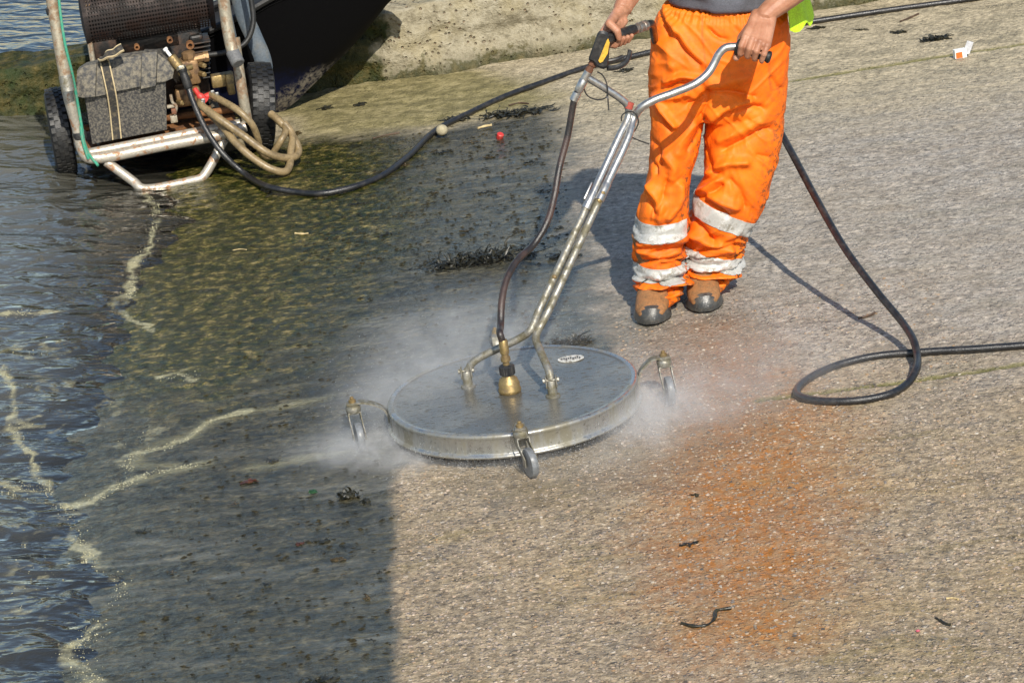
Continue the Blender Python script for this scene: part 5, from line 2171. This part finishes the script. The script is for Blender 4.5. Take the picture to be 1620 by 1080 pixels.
def weed(mb, c, size, n, stretch=(1, 1), rnd=None, up=.5, wid=.004):
    """tangle of flat curling fronds lying on the ground round c (uv)"""
    rnd = rnd or random
    for i in range(n):
        a = rnd.uniform(0, 2 * math.pi)
        L = size * rnd.uniform(.35, 1.0)
        p = V(c[0] + rnd.gauss(0, .33) * size * stretch[0], c[1] + rnd.gauss(0, .33) * size * stretch[1], 0)
        h = rnd.uniform(.001, size * .25 * up)
        pts_ = []
        for k_ in range(5):
            pts_.append(S(p[0], p[1], 0) + NN * max(.002, h))
            a += rnd.gauss(0, .75)
            st_ = L / 4
            p = p + V(math.cos(a) * st_ * (1.2 if stretch[0] > 1 else 1), math.sin(a) * st_, 0)
            h = max(.001, h + rnd.gauss(0, .22) * size * up * .6)
        w0 = wid * rnd.uniform(.6, 1.4)
        mb.tube(spline(pts_, 2), [w0 * .5, w0, w0 * 1.1, w0, w0 * 1.2, w0 * .9, w0, w0 * .7, w0 * .25], 5, flat=(V(rnd.gauss(0, .4), rnd.gauss(0, .4), 1), .35))


def clump(px, py, size, n, label, mat='weed', stretch=(1, 1), up=.5, wid=.004, name='seaweed', cat='seaweed', seed=0, group=None):
    c = uvw(SP(px, py))
    mb = MB()
    weed(mb, c, size, n, stretch, random.Random(seed or int(px * 7 + py)), up, wid)
    o = mb.build(name, M[mat], angle=60)
    set_origin(o, SP(px, py))
    tag(o, label, cat, group)
    return o


clump(760, 416, .085, 380, 'long low ridge of dark wet seaweed lying across the grey slime', stretch=(2.6, .5), up=.8, wid=.0035)
clump(890, 408, .05, 50, 'small heap of dark seaweed beside the steel handle tubes', stretch=(1.2, .6), up=.6)
clump(815, 181, .07, 150, 'tangled line of black seaweed along the edge of the clean concrete', stretch=(2.4, .5), up=.5, wid=.0035)
clump(722, 190, .05, 70, 'knot of black seaweed lying over the hose', stretch=(1.2, .6), up=.6, wid=.0035)
clump(905, 543, .05, 70, 'dark seaweed fronds piled against the far rim of the steel disc', stretch=(1.5, .5), up=.8)
clump(548, 787, .035, 34, 'upright tuft of dark seaweed with a tall frond, on the unwashed slime', up=1.1)
clump(580, 794, .02, 16, 'little dark seaweed knot beside the upright tuft', up=.7)
clump(430, 730, .022, 20, 'flat dark seaweed clump below the mist', up=.5)
clump(393, 762, .024, 16, 'red brown flat scrap of seaweed on grey slime', 'weed_red', stretch=(1.6, .5), up=.3)
clump(495, 779, .018, 12, 'green seaweed scrap between dark ones', 'weed_green', up=.4)
clump(475, 861, .014, 12, 'round red seaweed nub on the wet slime', 'weed_red', up=.6)
clump(513, 856, .022, 16, 'dark seaweed strand next to the red nub', stretch=(1.6, .5), up=.4)
clump(530, 886, .02, 12, 'brown seaweed scrap on a pale run-off streak', 'weed_brown', stretch=(1.6, .6), up=.4)
clump(226, 842, .022, 14, 'black seaweed scrap beside the foam edge', stretch=(1.4, .5), up=.5)
clump(580, 946, .016, 10, 'orange brown seaweed bit close to the washed edge', 'weed_brown', up=.5)
clump(422, 925, .016, 8, 'thin forked black seaweed on the lower slime', up=.7, wid=.002)
clump(515, 1076, .035, 26, 'dark seaweed strip at the bottom of the grey slime', stretch=(1.8, .4), up=.3)
clump(1482, 63, .045, 110, 'thick black seaweed heap near the torn carton', stretch=(1.7, .7), up=.6)
clump(1422, 52, .03, 40, 'smaller black seaweed heap behind the thick one', stretch=(1.5, .6), up=.5)
clump(1360, 48, .022, 20, 'sparse black seaweed scrap below the hose near the wall', stretch=(1.6, .5), up=.4)
clump(1292, 45, .028, 34, 'black seaweed patch beside the worker below the wall', stretch=(1.8, .4), up=.4)
clump(988, 113, .03, 34, 'small black seaweed spray under the trigger gun', stretch=(1.2, .6), up=.5)
clump(570, 166, .03, 30, 'black seaweed on the shadowed ground by the boat bow', up=.4)
clump(515, 172, .03, 30, 'second black seaweed lump nearer the boat bow', up=.4)
clump(1097, 783, .012, 8, 'tiny black seaweed bit on the rust stain', up=.7)
clump(1092, 861, .018, 14, 'dark seaweed flake low on the rust stain', stretch=(1.5, .5), up=.4)
clump(468, 213, .03, 30, 'brown seaweed beside the trolley tyre', 'weed_brown', up=.4)

# scraps over the slime between the hose and the seaweed ridge
rs = random.Random(11)
proto = None
k_ = 0
pos_ = [(640, 262, 'small dark seaweed scrap just below the hose, between its bend and the cream ball'), (708, 240, 'small brown seaweed scrap on the slime directly in front of the cream ball'),
        (745, 226, 'small dark seaweed scrap between the cream ball and the red cap'), (838, 258, 'small brown seaweed scrap between the red cap and the hanging feed hose'),
        (775, 250, 'small dark seaweed scrap on the slime just in front of the red cap'), (688, 305, 'small brown seaweed scrap midway between the cream ball and the long seaweed ridge'),
        (778, 304, 'small dark seaweed scrap midway between the red cap and the long seaweed ridge'), (862, 303, 'small brown seaweed scrap beside the feed hose halfway down its length'),
        (612, 372, 'small dark seaweed scrap beyond the end of the long ridge towards the water'), (735, 366, 'small brown seaweed scrap just behind the middle of the long seaweed ridge'),
        (825, 366, 'small dark seaweed scrap behind the long ridge close to the feed hose'), (572, 322, 'small brown seaweed scrap close in front of the lowest bend of the hose'),
        (655, 342, 'small dark seaweed scrap behind the water side end of the long ridge'), (885, 362, 'small dark seaweed scrap showing between the feed hose and the steel tubes')]
for (x, y, lab_) in pos_:
    if k_ < 5:
        mb = MB()
        weed(mb, uvw(SP(x, y)), rs.uniform(.018, .032), rs.randint(8, 16), (1.5, .6), rs, .45, .003)
        o = mb.build('seaweed_scrap', M['weed'] if k_ % 2 else M['weed_brown'], angle=60)
        set_origin(o, SP(x, y))
        if not proto:
            proto = []
        proto.append(o)
    else:
        o = proto[k_ % 5].copy()
        col.objects.link(o)
        o.location = Vector(SP(x, y))
        s_ = rs.uniform(.6, 1.25)
        o.scale = (s_, s_, s_)
        o.rotation_euler = (0, 0, rs.uniform(-.5, .5))
    tag(o, lab_, 'seaweed', 'seaweed scraps strewn over the slime behind the disc')
    k_ += 1
# fewer scraps on the lower slime
low_pos = [(372, 797, 'tiny dark seaweed bit beside the red brown flat scrap'), (402, 965, 'tiny seaweed bit in front of the thin forked black seaweed'), (545, 908, 'tiny seaweed bit just in front of the brown scrap on the pale streak'),
           (600, 905, 'tiny seaweed bit at the washed edge beside the pale streak'), (622, 868, 'tiny seaweed bit on the washed edge level with the red nub'), (470, 828, 'tiny seaweed bit a little behind the red nub'),
           (590, 1012, 'tiny seaweed bit near the washed edge at the bottom of the slime'), (272, 905, 'tiny seaweed bit lying nearest to the thick foam at the waterline')]
for i, (x, y, lab_) in enumerate(low_pos):
    o = proto[i % 5].copy()
    col.objects.link(o)
    o.location = Vector(SP(x, y))
    s_ = rs.uniform(.3, .55)
    o.scale = (s_, s_, s_)
    o.rotation_euler = (0, 0, rs.uniform(-.6, .6))
    tag(o, lab_, 'seaweed', 'seaweed bits on the lower slime')


# stones standing proud of the washed concrete
rc = np.random.default_rng(21)
n_st = 16000
su, sv = rc.uniform(-.40, 1.35, n_st), rc.uniform(-2.1, .9, n_st)
ok = (sdist(su, sv, DIRTY) < -.012) & (np.hypot(su, sv) > .40) & (rc.random(n_st) < np.where(sv > .1, .45, 1.0))
su, sv = su[ok], sv[ok]
n_st = len(su)
sr = .0022 + .0048 * rc.random(n_st) ** 2.2
sh_ = slip_relief(su, sv) + sr * .02
ar = rc.uniform(0, math.pi, n_st)
el = rc.uniform(.6, 1.0, n_st)
loc = IV[None] * np.stack([sr, sr * el, sr * .42], -1)[:, None, :]
loc = loc * (1 + .35 * (rc.random((n_st, len(IV), 1)) - .5))
lu = loc[..., 0] * np.cos(ar)[:, None] - loc[..., 1] * np.sin(ar)[:, None] + su[:, None]
lv = loc[..., 0] * np.sin(ar)[:, None] + loc[..., 1] * np.cos(ar)[:, None] + sv[:, None]
lw = loc[..., 2] + sh_[:, None]
sv3 = (lu[..., None] * UX + lv[..., None] * VY + lw[..., None] * NN).reshape(-1, 3)
sf3 = (IF[None] + (np.arange(n_st) * len(IV))[:, None, None]).reshape(-1, 3)
stm = bpy.data.meshes.new('aggregate_stones')
stm.from_pydata(sv3.tolist(), [], sf3.tolist())
stm.update()
add_attr(stm, 'tone', np.repeat(rc.random(n_st), len(IV)))
k = NT('mixed_aggregate_stone')
tcol = k.ramp(k.attr('tone'), [(0, (.07, .065, .06)), (.2, (.20, .16, .12)), (.4, (.36, .28, .19)), (.55, (.16, .145, .135)), (.72, (.42, .33, .25)), (.9, (.30, .19, .10)), (1, (.46, .42, .35))])
tn = k.noise(k.pos(), 140, 3, .6)
k.set(color=k.mix(1.0, tcol, k.rng(tn, .3, .7, .75, 1.2), 'MULTIPLY'), rough=.6, spec=.35)
stones = link_mesh('aggregate_stones', stm, k.m, smooth=False, fix=False)
tag(stones, 'small mixed stones exposed in the washed concrete', kind='stuff')

# crumbs too small and many to count
cv, cf = [], []
rc = np.random.default_rng(8)
nn_ = 0
while nn_ < 1500:
    px, py = rc.uniform(200, 900), rc.uniform(195, 1080)
    if rc.random() > (1.0 if py < 420 and px > 480 else .22):
        continue
    p = uvw(SP(px, py))
    if sdist(np.array([p[0]]), np.array([p[1]]), DIRTY)[0] < .01 or math.hypot(p[0], p[1]) < .40 or p[0] < -1.0:
        continue
    L_ = rc.uniform(.003, .012)
    a_ = rc.uniform(-.6, .6)
    t_ = V(math.cos(a_), math.sin(a_))
    n_ = V(-t_[1], t_[0])
    w_ = L_ * rc.uniform(.2, .5)
    h_ = L_ * rc.uniform(.1, .45)
    o_ = len(cv)
    for q, hh2 in ((t_ * L_, .0015), (n_ * w_, .0005), (-t_ * L_, .0015), (-n_ * w_, .0005), (t_ * L_ * .2, h_ + .002), (-t_ * L_ * .4, h_ * .6 + .002)):
        cv.append(S(p[0] + q[0], p[1] + q[1], hh2))
    cf += [tuple(o_ + i for i in f) for f in ((0, 1, 4), (1, 5, 4), (1, 2, 5), (2, 3, 5), (3, 4, 5), (3, 0, 4))]
    nn_ += 1
cm_ = MB()
cm_.add(cv, cf)
cr = cm_.build('seaweed_crumbs', simple('dull_dark_crumbs', (.014, .013, .008), .75, 0, dirt=(.04, .032, .014), dscale=60, damt=.8, spec=.15), smooth=False)
tag(cr, 'tiny dark seaweed crumbs strewn over the unwashed slime', kind='stuff')


def strand(pix, r, label, mat, name, cat):
    mb = MB()
    P = spline([SP(x, y, r * 1.0 + .001) for x, y in pix], 5)
    mb.tube(P, [r * (.5 + .7 * noise3(V(i * .7), V(px_ := pix[0][0]))[0]) for i in range(len(P))], 7)
    o = mb.build(name, M[mat], angle=60)
    set_origin(o, SP(*pix[len(pix) // 2]))
    tag(o, label, cat)


strand([(1078, 985), (1100, 990), (1118, 988), (1130, 978), (1134, 965), (1150, 962), (1157, 961)], .005, 'black curved seaweed stalk on the washed concrete', 'weed', 'seaweed_stalk', 'seaweed')
strand([(1480, 976), (1490, 982), (1498, 986), (1504, 987)], .0035, 'short black curl near the pink speck', 'weed', 'seaweed_stalk', 'seaweed')
strand([(1497, 946), (1507, 945), (1516, 947)], .003, 'pale straw on the washed concrete', 'straw', 'straw', 'straw')
strand([(467, 369), (478, 370), (488, 369)], .004, 'pale wood sliver on the mossy ground', 'straw', 'wood_sliver', 'wood sliver')
strand([(368, 396), (380, 394), (390, 395)], .002, 'thin dry stalk on the mossy ground near the water', 'straw', 'dry_stalk', 'stalk')
strand([(756, 203), (766, 200), (778, 198)], .006, 'pale driftwood chip beside the seaweed knot', 'straw', 'wood_chip', 'wood chip')
strand([(805, 167), (820, 163), (837, 164)], .004, 'thin brown twig behind the line of seaweed', 'stick', 'twig', 'twig')
strand([(590, 219), (610, 214), (632, 210)], .004, 'brown twig on the slime edge near the ball', 'stick', 'twig', 'twig')
strand([(1358, 503), (1368, 501), (1380, 497), (1384, 494)], .004, 'dark twig on the dry concrete crossed by the hose shadow', 'stick', 'twig', 'twig')
strand([(1424, 34), (1440, 28), (1453, 22)], .004, 'brown twig lying beyond the black seaweed heaps', 'stick', 'twig', 'twig')
mb = MB()
mb.ball(SP(1452, 997, .003), .0055, 2, SX, (1, .8, .6))
o = mb.build('plastic_scrap', simple('pink_plastic', (.50, .10, .14), .5))
set_origin(o, SP(1452, 997))
tag(o, 'tiny pink plastic scrap on the washed concrete', 'litter')
mb = MB()
mb.lathe(SP(790, 219, .0), unit(NN + UX * .4 - VY * .4), [(.013, 0), (.014, .002), (.014, .020), (.011, .023), (.001, .0235)], 16)
o = mb.build('bottle_cap', M['red'])
set_origin(o, SP(790, 219))
tag(o, 'small red bottle cap on the slime in front of the seaweed', 'bottle cap')
mb = MB()
mb.ball(SP(699, 206, .026), .024, 3, SX, (1, 1, .94))
o = mb.build('ball', simple('dirty_cream_ball', (.36, .31, .20), .8, 0, dirt=(.20, .17, .09), dscale=60, bump=.5))
set_origin(o, SP(699, 206))
tag(o, 'dirty cream ball resting against the black hose', 'ball')
# torn carton
card = simple('white_card', (.78, .77, .73), .6, 0, dirt=(.5, .48, .42), dscale=60, damt=.5)
org = simple('orange_print', (.80, .14, .02), .5)
silver = simple('grey_card_inside', (.42, .42, .43), .45)
cart = thing('torn_carton', SP(1524, 92), 'torn white and orange carton lying open on the concrete near black seaweed', 'carton')
a0 = SP(1518, 92, .0)
t1 = unit(UX + VY * .25)
t2 = unit(np.cross(NN, t1))
mb = MB()
mb.box(a0 + NN * .024, (t1, t2, NN), (.062, .03, .045), bevel=.001)
cb_ = mb.build('box_body', card, cart, smooth=False)
mb = MB()
mb.box(a0 + NN * .019 - t2 * .0155 - t1 * .010, (t1, t2, NN), (.034, .0016, .030))
mb.build('orange_print', org, cb_, smooth=False)
f1 = unit(t1 * .5 + NN * .8 + t2 * .2)
mb = MB()
mb.box(a0 + t1 * .046 + NN * .045, (unit(t1 * .9 - NN * .4), unit(np.cross(f1, unit(t1 * .9 - NN * .4))), f1), (.036, .002, .066))
mb.build('lid_flap', silver, cart, smooth=False)
mb = MB()
mb.box(a0 + t1 * .035 + NN * .018, (t1, t2, NN), (.03, .022, .002))
mb.build('torn_flap', card, cart, smooth=False)
cart.scale = (.8, .8, .8)
